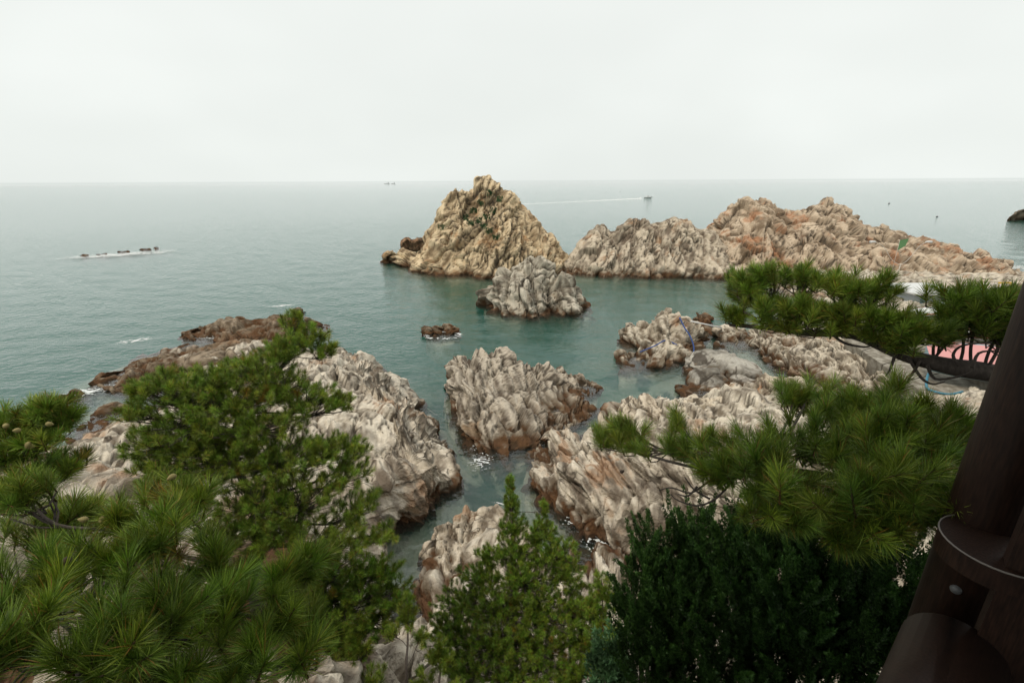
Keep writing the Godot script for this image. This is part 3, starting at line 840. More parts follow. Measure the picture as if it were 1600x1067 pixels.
# ------------------------------------------------------------------ harbour on the right
func make_harbour() -> void:
	var white := mat(lin(0.56, 0.57, 0.56), 0.6)
	var grey := mat(lin(0.30, 0.33, 0.34), 0.8)
	var conc := mat(lin(0.36, 0.34, 0.29), 0.95)
	var cn := noise(FastNoiseLite.TYPE_SIMPLEX_SMOOTH, 0.01, 61, 5)
	var cg := Gradient.new()
	cg.set_color(0, Color(0.55, 0.52, 0.47))
	cg.set_color(1, Color(1, 1, 1))
	conc.albedo_texture = noise_tex(cn, 512, cg)
	conc.uv1_triplanar = true
	conc.uv1_world_triplanar = true
	conc.uv1_scale = Vector3.ONE * 0.2
	# quay of concrete slabs
	var q := thing("quay", "bare concrete slipway slabs between the flat rock and the boats", "quay", Vector3.ZERO)
	q.set_meta("kind", "structure")
	var a := at_h(1322, 524, 3.2)
	var b := at_h(1440, 474, 3.2)
	var c := at_h(1720, 575, 3.2)
	var d := at_h(1464, 616, 3.2)
	for k in 4:
		var f0 := k / 4.0 + 0.004
		var f1 := (k + 1) / 4.0 - 0.004
		for side in 2:
			var s0 := 0.0 if side == 0 else 0.305
			var s1 := 0.3 if side == 0 else 1.0
			var st := begin()
			st.set_smooth_group(-1)
			var p := []
			for e in [[f0, s0], [f0, s1], [f1, s1], [f1, s0]]:
				p.append(a.lerp(b, e[1]).lerp(d.lerp(c, e[1]), e[0]) + Vector3(0, -0.02 * k - (0.45 if side == 0 else 0.0), 0))
			quad(st, p[0], p[1], p[2], p[3])
			for j in 4:
				var u: Vector3 = p[j]
				var w: Vector3 = p[(j + 1) % 4]
				quad(st, u, u + Vector3(0, -2.5, 0), w + Vector3(0, -2.5, 0), w)
			put("slab", finish(st), conc, q)
	# flat roofed hut
	var hp := at_z(1436, 470, 72.0)
	var gy := 2.4
	var top := at_z(1436, 450, 72.0).y
	var hut := thing("hut", "small grey hut with a flat white roof behind the pine branch", "building", Vector3(hp.x, gy, hp.z))
	var hh := top - gy
	box_part("wall", Vector3(-3.6, -1.0, -3.4), Vector3(3.6, hh - 0.28, 3.2), grey, hut, 0.02)
	box_part("roof", Vector3(-4.1, hh - 0.275, -4.0), Vector3(4.1, hh, 3.8), white, hut, 0.03)
	var win := box_part("window", Vector3(0.9, hh - 1.5, 3.19), Vector3(2.5, hh - 0.6, 3.26), mat(lin(0.03, 0.04, 0.045), 0.15), hut, 0.01)
	box_part("frame", Vector3(0.8, hh - 1.62, 3.205), Vector3(2.6, hh - 1.505, 3.30), white, win, 0.01)
	box_part("door", Vector3(-2.6, -1.0, 3.18), Vector3(-1.6, hh - 0.5, 3.25), mat(lin(0.10, 0.16, 0.18), 0.5), hut, 0.01)
	# second low building with a railing on its terrace
	var tp := at_z(1516, 448, 76.0)
	var ter := thing("terrace_building", "low brown terrace with a white railing beside the hut", "building", Vector3(tp.x, 2.4, tp.z))
	var th := tp.y - 2.4
	box_part("wall", Vector3(-6.6, -1.0, -3), Vector3(7.0, th - 0.2, 2.4), mat(lin(0.33, 0.27, 0.21), 0.9), ter, 0.02)
	box_part("roof", Vector3(-7.0, th - 0.195, -3.3), Vector3(7.4, th, 2.7), mat(lin(0.45, 0.38, 0.31), 0.9), ter, 0.02)
	var rail := Node3D.new()
	rail.name = "railing"
	ter.add_child(rail)
	for k in 15:
		var x := -3.2 + k * 0.5
		box_part("baluster", Vector3(x - 0.03, th + 0.002, 2.40), Vector3(x + 0.03, th + 0.9, 2.46), white, rail, 0.0)
	for y in [0.12, 0.9]:
		box_part("rail", Vector3(-3.3, th + y, 2.38), Vector3(3.95, th + y + 0.07, 2.48), white, rail, 0.0)
	var yb := at_z(1572, 442, 76.0)
	var bar := thing("barrier_bar", "yellow barrier bar beyond the white railing", "barrier", Vector3(yb.x, 2.4, yb.z))
	box_part("bar", Vector3(-1.1, yb.y - 2.4 - 0.12, -0.1), Vector3(1.1, yb.y - 2.4 + 0.12, 0.1), mat(lin(0.6, 0.38, 0.05), 0.6), bar)
	for x in [-0.9, 0.9]:
		box_part("post", Vector3(x - 0.06, -0.6, -0.05), Vector3(x + 0.06, yb.y - 2.4 - 0.125, 0.05), mat(lin(0.6, 0.38, 0.05), 0.6), bar)
	# boats drawn up on the slip
	var pinkm := mat(lin(0.56, 0.26, 0.25), 0.55)
	var bluem := mat(lin(0.36, 0.52, 0.58), 0.5)
	var redm := mat(lin(0.55, 0.03, 0.02), 0.5)
	var pa := at_h(1462, 588, 3.2)
	var pb := at_h(1600, 556, 3.2)
	var pk := boat("beached_boat", "pink decked boat with a pale blue hull and red stripe on the slipway", at_h(1532, 590, 3.3) + Vector3(0.6, 0.35, -0.3), 8.6, 4.6, 1.5, -0.42, bluem, pinkm, redm)
	pk.rotation.x = 0.42
	boat("beached_boat", "white boat drawn up on land in front of the hut", at_h(1455, 500, 3.22), 7.0, 2.4, 1.5, 0.25, white, mat(lin(0.62, 0.64, 0.6), 0.6), redm)
	boat("beached_boat", "white boat with a pale deck below the terrace railing", at_h(1508, 488, 3.2), 7.5, 2.5, 1.6, 0.1, white, mat(lin(0.45, 0.55, 0.55), 0.6), mat(lin(0.05, 0.2, 0.3), 0.5))
	boat("beached_boat", "dusty red boat behind the pink decked one", at_h(1530, 530, 3.4), 6.5, 2.3, 1.3, -0.3, mat(lin(0.36, 0.10, 0.09), 0.6), mat(lin(0.40, 0.17, 0.16), 0.6), white)
	# white sacks and gear by the boats
	var sackm := mat(lin(0.66, 0.66, 0.62), 0.8)
	for k in 7:
		var sp := at_h(1375 + k * 19, 538 - (k % 3) * 12 - k * 3.0, 3.2)
		var sk := put("white_sack", lathe([[0.0, 0.0], [0.42, 0.02], [0.5, 0.25], [0.42, 0.5], [0.16, 0.66], [0.2, 0.74], [0.0, 0.76]], 9), sackm)
		sk.position = sp
		sk.rotation = Vector3(0.1 * sin(k * 2.0), k * 1.3, 0.12 * cos(k * 3.0))
		tag(sk, "tied white sack standing on the quay among the boats", "sack", "white sacks on the quay")
	# street lamp with two arms
	var lt := at_z(1408, 412, 84.0)
	var lamp := thing("street_lamp", "curved double armed street lamp with white heads behind the pine branch", "street lamp", Vector3(lt.x, 2.2, lt.z))
	var steel := mat(lin(0.5, 0.46, 0.4), 0.45)
	var pole_top := lt.y - 2.2
	put("pole", tube_mesh([Vector3(0, -0.5, 0), Vector3(0, pole_top * 0.5, 0), Vector3(0, pole_top, 0)], 0.09, 0.06, 8), steel, lamp)
	for h in [[1366, 378, 84.6], [1450, 378, 84.0]]:
		var e := at_z(h[0], h[1], h[2]) - lamp.position
		var s0 := Vector3(0, pole_top - 0.2, 0)
		var arm := put("arm", tube_mesh(smooth_path([s0, s0 + Vector3(e.x * 0.3, (e.y - s0.y) * 0.22, e.z * 0.3), s0 + Vector3(e.x * 0.68, (e.y - s0.y) * 0.82, e.z * 0.7), e], 5), 0.05, 0.04, 6), steel, lamp)
		var st := begin()
		st.set_smooth_group(0)
		var sg := signf(e.x)
		tube(st, [e + Vector3(-0.35 * sg, -0.02, 0), e + Vector3(-0.1 * sg, 0.03, 0), e + Vector3(0.3 * sg, 0.04, 0), e + Vector3(0.7 * sg, -0.02, 0)], 0.12, 0.24, 10)
		put("lamp_head", finish(st), white, arm)
	# flag
	var fp := at_z(1398, 410, 80.0)
	var flag := thing("flag", "small green pennant on a thin pole beside the street lamp", "flag", Vector3(fp.x, 2.2, fp.z))
	put("pole", tube_mesh([Vector3(0, -0.5, 0), Vector3(0, fp.y, 0), Vector3(0, fp.y + 1.6, 0)], 0.035, 0.025, 6), steel, flag)
	var fs := begin()
	fs.set_smooth_group(-1)
	var fy := fp.y + 1.5
	for z in [0.0, 0.02]:
		quad(fs, Vector3(0.03, fy, z), Vector3(1.3, fy + 0.3, z + 0.15), Vector3(1.1, fy - 0.9, z + 0.1), Vector3(0.03, fy - 1.7, z))
	put("cloth", finish(fs), mat(lin(0.10, 0.22, 0.09), 0.8), flag)
	# blue hose hanging at the slipway edge, ropes and pole on the rock
	var hose := [at_h(1458, 574, 3.3), at_h(1450, 588, 3.2), at_h(1449, 605, 2.9), at_h(1462, 612, 2.9), at_h(1485, 616, 2.8), at_h(1505, 612, 2.8)]
	tag(put("hose", tube_mesh(smooth_path(hose, 5), 0.11, 0.09, 7), mat(lin(0.04, 0.17, 0.24), 0.5)), "blue hose hanging over the end of the concrete slipway", "hose")
	var ropem := mat(lin(0.03, 0.07, 0.22), 0.8)
	tag(put("rope", tube_mesh(smooth_path([at_z(1062, 496, 57.6), at_z(1070, 512, 56.6), at_z(1078, 524, 55.8), at_z(1084, 540, 55.0), at_z(1084, 552, 54.3)], 6), 0.09, 0.09, 6), ropem), "blue rope running down the side of the pale lumpy rock", "rope")
	tag(put("rope", tube_mesh(smooth_path([at_z(1086, 552, 54.0), at_z(1072, 548, 54.2), at_z(1056, 538, 54.6), at_z(1040, 532, 55.0), at_z(1024, 540, 53.4), at_z(1000, 550, 52.6)], 6), 0.08, 0.08, 6), ropem), "blue rope draped across the front of the pale lumpy rock", "rope")
	tag(put("pole", tube_mesh([at_z(1080, 502, 58.0), at_z(1104, 507, 58.6), at_z(1128, 512, 59.2)], 0.09, 0.09, 6), white), "white pole bridging the roped rock and the shore rock", "pole")

func boat(called: String, label: String, where: Vector3, l: float, w: float, h: float, turn: float, hull_m: Material, deck_m: Material, stripe_m: Material) -> Node3D:
	var b := thing(called, label, "boat", where)
	b.rotation.y = turn
	var n := 14
	var hull := begin()
	hull.set_smooth_group(0)
	var deck := begin()
	deck.set_smooth_group(-1)
	var rim := begin()
	rim.set_smooth_group(-1)
	var rows := []
	for i in n:
		var t := float(i) / (n - 1)
		var wd := w * 0.5 * pow(sin(PI * clampf(0.16 + t * 0.84, 0, 1)), 0.6)
		var up := h * (0.82 + 0.35 * t * t)
		var x := lerpf(-l / 2, l / 2, t)
		var keel := h * 0.02 + h * 0.55 * pow(t, 5.0)
		rows.append([Vector3(x, keel, 0), Vector3(x, lerpf(keel, up, 0.35), wd * 0.72), Vector3(x, up, wd), wd])
	for i in n - 1:
		for s in [-1.0, 1.0]:
			var m := Vector3(1, 1, s)
			for k in 2:
				var a: Vector3 = rows[i][k] * m
				var c: Vector3 = rows[i][k + 1] * m
				var d: Vector3 = rows[i + 1][k + 1] * m
				var e: Vector3 = rows[i + 1][k] * m
				if s > 0: quad(hull, a, c, d, e)
				else: quad(hull, a, e, d, c)
			var g0: Vector3 = rows[i][2] * m
			var g1: Vector3 = rows[i + 1][2] * m
			var o := Vector3(0, 0, 0.035 * s)
			quad(rim, g0 + o + Vector3(0, -0.14, 0), g0 + o + Vector3(0, 0.03, 0), g1 + o + Vector3(0, 0.03, 0), g1 + o + Vector3(0, -0.14, 0))
		var dd := Vector3(0, -0.06, 0)
		quad(deck, (rows[i][2] as Vector3) * Vector3(1, 1, -0.97) + dd, (rows[i + 1][2] as Vector3) * Vector3(1, 1, -0.97) + dd, (rows[i + 1][2] as Vector3) * Vector3(1, 1, 0.97) + dd, (rows[i][2] as Vector3) * Vector3(1, 1, 0.97) + dd)
	var t0r: Array = rows[0]
	quad(hull, t0r[1] * Vector3(1, 1, -1), t0r[2] * Vector3(1, 1, -1), t0r[2], t0r[1])
	put("hull", finish(hull), hull_m, b)
	put("deck", finish(deck), deck_m, b)
	put("stripe", finish(rim), stripe_m, b)
	return b

# ------------------------------------------------------------------ boats, buoys and foam out at sea
func foam(label: String, cx: float, cz: float, rx: float, rz: float, cell: float, cut: float, sd: int, ring := 0.0, stretch := Vector2(1, 1), turn := 0.0) -> void:
	var n := noise(FastNoiseLite.TYPE_SIMPLEX_SMOOTH, 1.0, sd, 3)
	n.fractal_type = FastNoiseLite.FRACTAL_RIDGED
	var st := begin()
	st.set_smooth_group(-1)
	var nx := int(rx * 2.0 / cell)
	var nz := int(rz * 2.0 / cell)
	var some := false
	for i in nx:
		for j in nz:
			var x := -rx + (i + 0.5) * cell
			var z := -rz + (j + 0.5) * cell
			var e := Vector2(x / rx, z / rz).length()
			var fall := e if ring <= 0.0 else absf(e - ring) / (1.0 - ring)
			var v := n.get_noise_2d(x * stretch.x, z * stretch.y) - fall * 0.9
			if v > cut:
				some = true
				var h := cell * 0.56
				var p := Vector2(x, z).rotated(turn)
				var hx := Vector2(h, 0).rotated(turn + v * 3.0)
				var hz := Vector2(0, h).rotated(turn + v * 3.0)
				var y := 0.05 + 0.10 * nw.get_noise_2d((cx + p.x) * 0.25, (cz + p.y) * 0.42) + 0.05 * nw.get_noise_2d((cx + p.x) * 0.8 + 31.0, (cz + p.y) * 1.3)
				var o := Vector3(p.x, y, p.y)
				quad(st, o + Vector3(-hx.x - hz.x, 0, -hx.y - hz.y), o + Vector3(hx.x - hz.x, 0.01, hx.y - hz.y), o + Vector3(hx.x + hz.x, 0, hx.y + hz.y), o + Vector3(-hx.x + hz.x, 0.012, -hx.y + hz.y))
	if not some: return
	var f := put("sea_foam", finish(st), M.foam)
	f.position = Vector3(cx, 0, cz)
	tag(f, label, "foam", "", "stuff")

func make_far_things() -> void:
	M.foam = mat(lin(0.66, 0.69, 0.68), 0.9)
	var white := mat(lin(0.75, 0.76, 0.75), 0.5)
	var dark := mat(lin(0.05, 0.05, 0.055), 0.6)
	var bp := at_h(1013, 309.5)
	var b := boat("motorboat", "small white motorboat running far out with a wake", bp + Vector3(0, -0.4, 0), 10.5, 3.2, 2.0, 0.1, white, mat(lin(0.5, 0.5, 0.48), 0.6), white)
	var cab := box_part("cabin", Vector3(-1.8, 1.75, -1.0), Vector3(1.2, 3.0, 1.0), white, b, 0.1)
	box_part("window", Vector3(-1.5, 2.35, 0.99), Vector3(0.9, 2.8, 1.03), dark, cab, 0.0)
	box_part("roof", Vector3(-2.0, 3.005, -0.95), Vector3(0.9, 3.15, 0.95), white, b, 0.02)
	var w0 := at_h(1003, 309.9)
	var w1 := at_h(800, 319)
	var wk := begin()
	wk.set_smooth_group(-1)
	var last := []
	for k in 260:
		var f := k / 259.0
		var c := w0.lerp(w1, f) + Vector3(0, 0, 6.0 * sin(f * 2.2))
		var hh := (0.08 + 0.5 * pow(1.0 - f, 2.0)) * (0.5 + 1.6 * nw.get_noise_1d(k * 0.9)) * (1.0 if k < 255 else 0.2)
		var hw := 1.0 + 1.2 * (1.0 - f) + 0.5 * nw.get_noise_1d(k * 0.7 + 50.0)
		var now := [c + Vector3(0.2, -0.2, hw), c + Vector3(0, maxf(hh, 0.0), 0.2), c + Vector3(-0.2, -0.2, -hw)]
		if k > 0:
			quad(wk, last[0], last[1], now[1], now[0])
			quad(wk, last[1], last[2], now[2], now[1])
		last = now
	tag(put("sea_foam", finish(wk), M.foam), "thin white wake trailing behind the distant motorboat", "foam", "", "stuff")
	# two ships on the horizon
	var hull_m := mat(lin(0.48, 0.51, 0.51), 0.9)  # distance haze is put into this pale hull colour
	for q in [[604, 287.2, 60.0], [614, 287.3, 42.0]]:
		var p := at_z(q[0], 284.6, 5200.0)
		p.y = 0.0
		var l: float = q[2]
		var sh := thing("distant_ship", "ship silhouette painted haze grey on the horizon beside the tall stack", "ship", p, "ships on the horizon")
		box_part("hull", Vector3(-l / 2, -2, -6), Vector3(l / 2, 7, 6), hull_m, sh, 2.0)
		box_part("bridge", Vector3(l * 0.18, 7.01, -5), Vector3(l * 0.34, 19, 5), hull_m, sh, 0.5)
		put("mast", tube_mesh([Vector3(-l * 0.1, 7, 0), Vector3(-l * 0.1, 14, 0), Vector3(-l * 0.1, 24, 0)], 1.2, 0.6, 6), hull_m, sh)
	# buoys
	for q in [[838, 301.6], [947, 300.2], [970, 299.8], [1465, 338.5], [1390, 318]]:
		var p := at_h(q[0], q[1])
		var s := p.length() / 420.0
		var bu := thing("buoy", "small dark float bobbing on the open water", "buoy", p, "floats on the open water")
		put("float", lathe([[0.0, -0.6], [1.0, -0.4], [1.2, 0.2], [0.9, 0.7], [0.0, 0.85]], 10), dark, bu)
		put("staff", tube_mesh([Vector3(0, 0.8, 0), Vector3(0, 1.3, 0), Vector3(0.05, 2.0, 0)], 0.12, 0.08, 6), dark, bu)
		bu.scale = Vector3.ONE * clampf(s * 0.5, 0.2, 0.6)
	# surf and foam
	var rp := at_h(186, 398)
	foam("white surf around the small dark reef rocks", rp.x, rp.z, 14.0, 5.0, 0.2, -0.3, 21, 0.0, Vector2(0.22, 0.7), -0.52)
	var tp := at_h(692, 524)
	foam("ring of white foam around the tiny brown rock in the bay", tp.x, tp.z, 3.4, 2.3, 0.06, 0.32, 22, 0.66, Vector2(0.8, 1.2))
	for q in [[752, 722, 1.7, 1.9, 0.28], [745, 700, 1.3, 1.0, 0.45], [735, 808, 0.9, 0.8, 0.35], [782, 788, 0.8, 0.7, 0.35], [905, 812, 1.6, 1.1, 0.2], [940, 848, 1.4, 1.2, 0.15], [886, 786, 1.2, 1.0, 0.4]]:
		var p := at_h(q[0], q[1])
		foam("thin white foam swirls drifting in the narrow channel", p.x, p.z, q[2] * 1.3, q[3] * 1.3, 0.028, q[4] + 0.12, int(q[0]), 0.0, Vector2(0.9, 1.3))
	for q in [[338, 526, 2.4, 1.2, 0.0], [135, 612, 2.6, 1.4, 0.0], [212, 532, 2.8, 1.2, 0.05], [440, 478, 3.0, 1.0, 0.1], [1590, 418, 4.0, 3.0, -0.3]]:
		var p := at_h(q[0], q[1])
		foam("white surf lapping at the outer edge of a brown rock shelf", p.x, p.z, q[2], q[3], 0.08, q[4], int(q[0]), 0.0, Vector2(0.5, 1.2), -0.5)

# ------------------------------------------------------------------ pavilion round the eye
func make_pavilion() -> void:
	var m := StandardMaterial3D.new()
	var g := Gradient.new()
	g.set_color(0, lin(0.009, 0.0045, 0.003))
	g.set_color(1, lin(0.040, 0.019, 0.0115))
	var wn := noise(FastNoiseLite.TYPE_SIMPLEX_SMOOTH, 0.02, 71, 5)
	m.albedo_texture = noise_tex(wn, 512, g)
	m.uv1_triplanar = true
	m.uv1_scale = Vector3(9.0, 0.9, 9.0)
	m.heightmap_enabled = true
	m.heightmap_texture = m.albedo_texture
	m.heightmap_scale = 0.4
	m.roughness = 0.5
	m.metallic_specular = 0.35
	M.wood = m
	var pale := mat(lin(0.17, 0.15, 0.13), 0.8)
	var fl := 18.2
	var pav := thing("pavilion", "dark stained timber pavilion with a round post and log rails at the cliff edge", "pavilion", Vector3(1.0, fl, 1.0))
	var o := -pav.position
	# post
	var pc := POST
	put("post", tube_mesh([Vector3(pc.x, fl - 1.2, pc.z) + o, Vector3(pc.x, fl + 1.0, pc.z) + o, Vector3(pc.x, fl + 2.4, pc.z) + o, Vector3(pc.x, fl + 4.0, pc.z) + o], 0.105, 0.10, 28), M.wood, pav)
	for q in [Vector3(-1.6, 0, 2.4), Vector3(3.2, 0, 3.0), Vector3(-1.9, 0, 0.6)]:
		put("post", tube_mesh([Vector3(q.x, fl - 1.2, q.z) + o, Vector3(q.x, fl + 1.0, q.z) + o, Vector3(q.x, fl + 4.0, q.z) + o], 0.105, 0.10, 20), M.wood, pav)
	# boarded panel beside the post
	var bd := put("board", BoxMesh.new(), M.wood, pav)
	(bd.mesh as BoxMesh).size = Vector3(1.5, 3.94, 0.06)
	bd.position = Vector3(2.145, fl + 1.975, -0.723) + o
	bd.rotation.y = -0.7
	# handrail with a rounded end that shows pale end grain
	var ha := at_r(1474, 836, 2.3)
	var hb := at_h(1650, 868, ha.y)
	var dirv := (hb - ha).normalized()
	var across := dirv.cross(Vector3.UP).normalized()
	var outline := []
	var rim := []
	for k in 19:
		var an := PI * 0.5 + PI * k / 18.0
		var e := ha + dirv * (cos(an) * 0.15 + 0.15) + across * (sin(an) * 0.15)
		outline.append(e)
		rim.append(e + Vector3(0, 0.001, 0))
	outline.append(ha + dirv * 1.6 - across * 0.15)
	outline.append(ha + dirv * 1.6 + across * 0.15)
	var hs := begin()
	hs.set_smooth_group(-1)
	plate(hs, outline, ha.y, ha.y - 0.075)
	var hr := put("handrail", finish(hs), M.wood, pav)
	hr.position = o
	var st := begin()
	st.set_smooth_group(0)
	tube(st, rim, 0.0032, 0.0025, 6)
	put("worn_edge", finish(st), pale, hr)
	# lower log rail running from the post towards the viewer
	var la := at_r(1480, 1050, 2.45)
	var lb := at_r(1452, 1180, 1.78)
	lb.y = la.y
	var ld := (lb - la).normalized()
	put("log_rail", tube_mesh([la - ld * 0.1, la + ld * 0.3, lb + ld * 1.0], 0.145, 0.145, 32), M.wood, pav).position = o
	# bolt in the post
	var bp := at_r(1506, 945, 2.5)
	var bolt := put("bolt", lathe([[0.0, 0.012], [0.012, 0.011], [0.017, 0.004], [0.018, 0.0]], 14), mat(lin(0.12, 0.12, 0.12), 0.4), pav)
	var face := (Vector3(0, EYE, 0) - bp)
	face.y = 0
	face = face.normalized()
	bolt.basis = Basis(face.cross(Vector3.UP).normalized(), face, Vector3.UP)
	var axis := Vector3(pc.x, bp.y, pc.z)
	bolt.position = axis + face * 0.1035 + o
	# floor and roof
	var f := begin()
	f.set_smooth_group(-1)
	var ring := [Vector3(-2.0, 0, 0.75), Vector3(0.9, 0, 0.1), Vector3(1.85, 0, -1.5), Vector3(3.6, 0, -1.2), Vector3(3.6, 0, 3.4), Vector3(-2.0, 0, 3.4)]
	plate(f, ring, fl, fl - 0.18)
	put("floor", finish(f), M.wood, pav).position = o
	var rf := begin()
	rf.set_smooth_group(-1)
	plate(rf, [Vector3(-2.9, 0, -0.6), Vector3(0.2, 0, -1.5), Vector3(2.0, 0, -2.4), Vector3(4.6, 0, -2.0), Vector3(4.6, 0, 4.2), Vector3(-2.9, 0, 4.2)], fl + 4.15, fl + 3.95)
	put("roof", finish(rf), M.wood, pav).position = o

const POST := Vector3(1.71, 0, -1.42)

func plate(st: SurfaceTool, ring: Array, top: float, bottom: float) -> void:
	var n := ring.size()
	for k in range(1, n - 1):
		for y in [top, bottom]:
			var a := Vector3(ring[0].x, y, ring[0].z)
			var b := Vector3(ring[k].x, y, ring[k].z)
			var c := Vector3(ring[k + 1].x, y, ring[k + 1].z)
			if y == top:
				st.add_vertex(a); st.add_vertex(b); st.add_vertex(c)
			else:
				st.add_vertex(a); st.add_vertex(c); st.add_vertex(b)
	for k in n:
		var u: Vector3 = ring[k]
		var w: Vector3 = ring[(k + 1) % n]
		quad(st, Vector3(u.x, bottom, u.z), Vector3(w.x, bottom, w.z), Vector3(w.x, top, w.z), Vector3(u.x, top, u.z))

# ------------------------------------------------------------------ trees
var rng := RandomNumberGenerator.new()

func rdir() -> Vector3:
	var z := rng.randf_range(-1, 1)
	var a := rng.randf_range(0, TAU)
	var r := sqrt(1.0 - z * z)
	return Vector3(r * cos(a), z, r * sin(a))

# one shoot with its needles, growing along +y; metres
func tuft_mesh(sd: int, count: int, width: float, length: float, shoot: float, tone := Color(1, 1, 1)) -> ArrayMesh:
	rng.seed = sd
	var st := begin()
	st.set_smooth_group(-1)
	for k in count:
		var t := pow(rng.randf(), 0.8)
		var az := rng.randf_range(0, TAU)
		var el := deg_to_rad(lerpf(72, 22, t) + rng.randf_range(-14, 14))
		var d := Vector3(cos(az) * sin(el), cos(el), sin(az) * sin(el))
		var l := length * rng.randf_range(0.75, 1.1)
		var a := Vector3(0, shoot * t, 0)
		var side := d.cross(rdir()).normalized() * width * 0.5
		var mid := a + d * l * 0.55 + Vector3(0, 0.02 * l, 0)
		var tip := a + d * l + Vector3(0, -0.04 * l, 0)
		var v := rng.randf()
		var c := Color(0.085, 0.14, 0.018).lerp(Color(0.26, 0.33, 0.048), v * v)
		if rng.randf() < 0.03: c = Color(0.24, 0.12, 0.035)
		st.set_color(c * tone)
		st.add_vertex(a - side); st.add_vertex(mid + side); st.add_vertex(a + side)
		st.add_vertex(a - side); st.add_vertex(mid - side); st.add_vertex(mid + side)
		st.add_vertex(mid - side); st.add_vertex(tip); st.add_vertex(mid + side)
	st.set_color(Color(0.09, 0.055, 0.03))
	st.set_smooth_group(0)
	tube(st, [Vector3.ZERO, Vector3(0, shoot * 0.6, 0), Vector3(0, shoot * 1.08, 0)], 0.006, 0.003, 4)
	return finish(st)

# a spray of scale leaved juniper growing along +y
func spray_mesh(sd: int, n: int, c0: Color, c1: Color, leaf: float, spread: float, long: float) -> ArrayMesh:
	rng.seed = sd
	var st := begin()
	st.set_smooth_group(-1)
	for k in n:
		var t := rng.randf()
		var az := rng.randf_range(0, TAU)
		var r := spread * (1.0 - t * 0.75) * sqrt(rng.randf())
		var p := Vector3(cos(az) * r, t * long, sin(az) * r)
		var d := (Vector3(p.x, 0, p.z).normalized() * 0.7 + Vector3.UP + rdir() * 0.5).normalized()
		var s := d.cross(rdir()).normalized() * leaf * 0.32
		var l := leaf * rng.randf_range(0.7, 1.5)
		st.set_color(c0.lerp(c1, rng.randf()))
		st.add_vertex(p - s); st.add_vertex(p + d * l); st.add_vertex(p + s)
		var s2 := d.cross(s).normalized() * leaf * 0.32
		st.add_vertex(p - s2); st.add_vertex(p + d * l); st.add_vertex(p + s2)
	return finish(st)

func turned(dir: Vector3, where: Vector3, s: float) -> Transform3D:
	var y := dir.normalized()
	var x := y.cross(rdir()).normalized()
	var z := x.cross(y)
	return Transform3D(Basis(x * s, y * s, z * s), where)

func scatter(called: String, m: Mesh, xs: Array, cols: Array, mt: Material, parent: Node) -> void:
	if xs.is_empty(): return
	var mm := MultiMesh.new()
	mm.transform_format = MultiMesh.TRANSFORM_3D
	mm.use_colors = true
	mm.mesh = m
	mm.instance_count = xs.size()
	for i in xs.size():
		mm.set_instance_transform(i, xs[i])
		mm.set_instance_color(i, cols[i])
	var o := MultiMeshInstance3D.new()
	o.name = called
	o.multimesh = mm
	o.material_override = mt
	parent.add_child(o, true)
	o.set_meta("kind", "stuff")

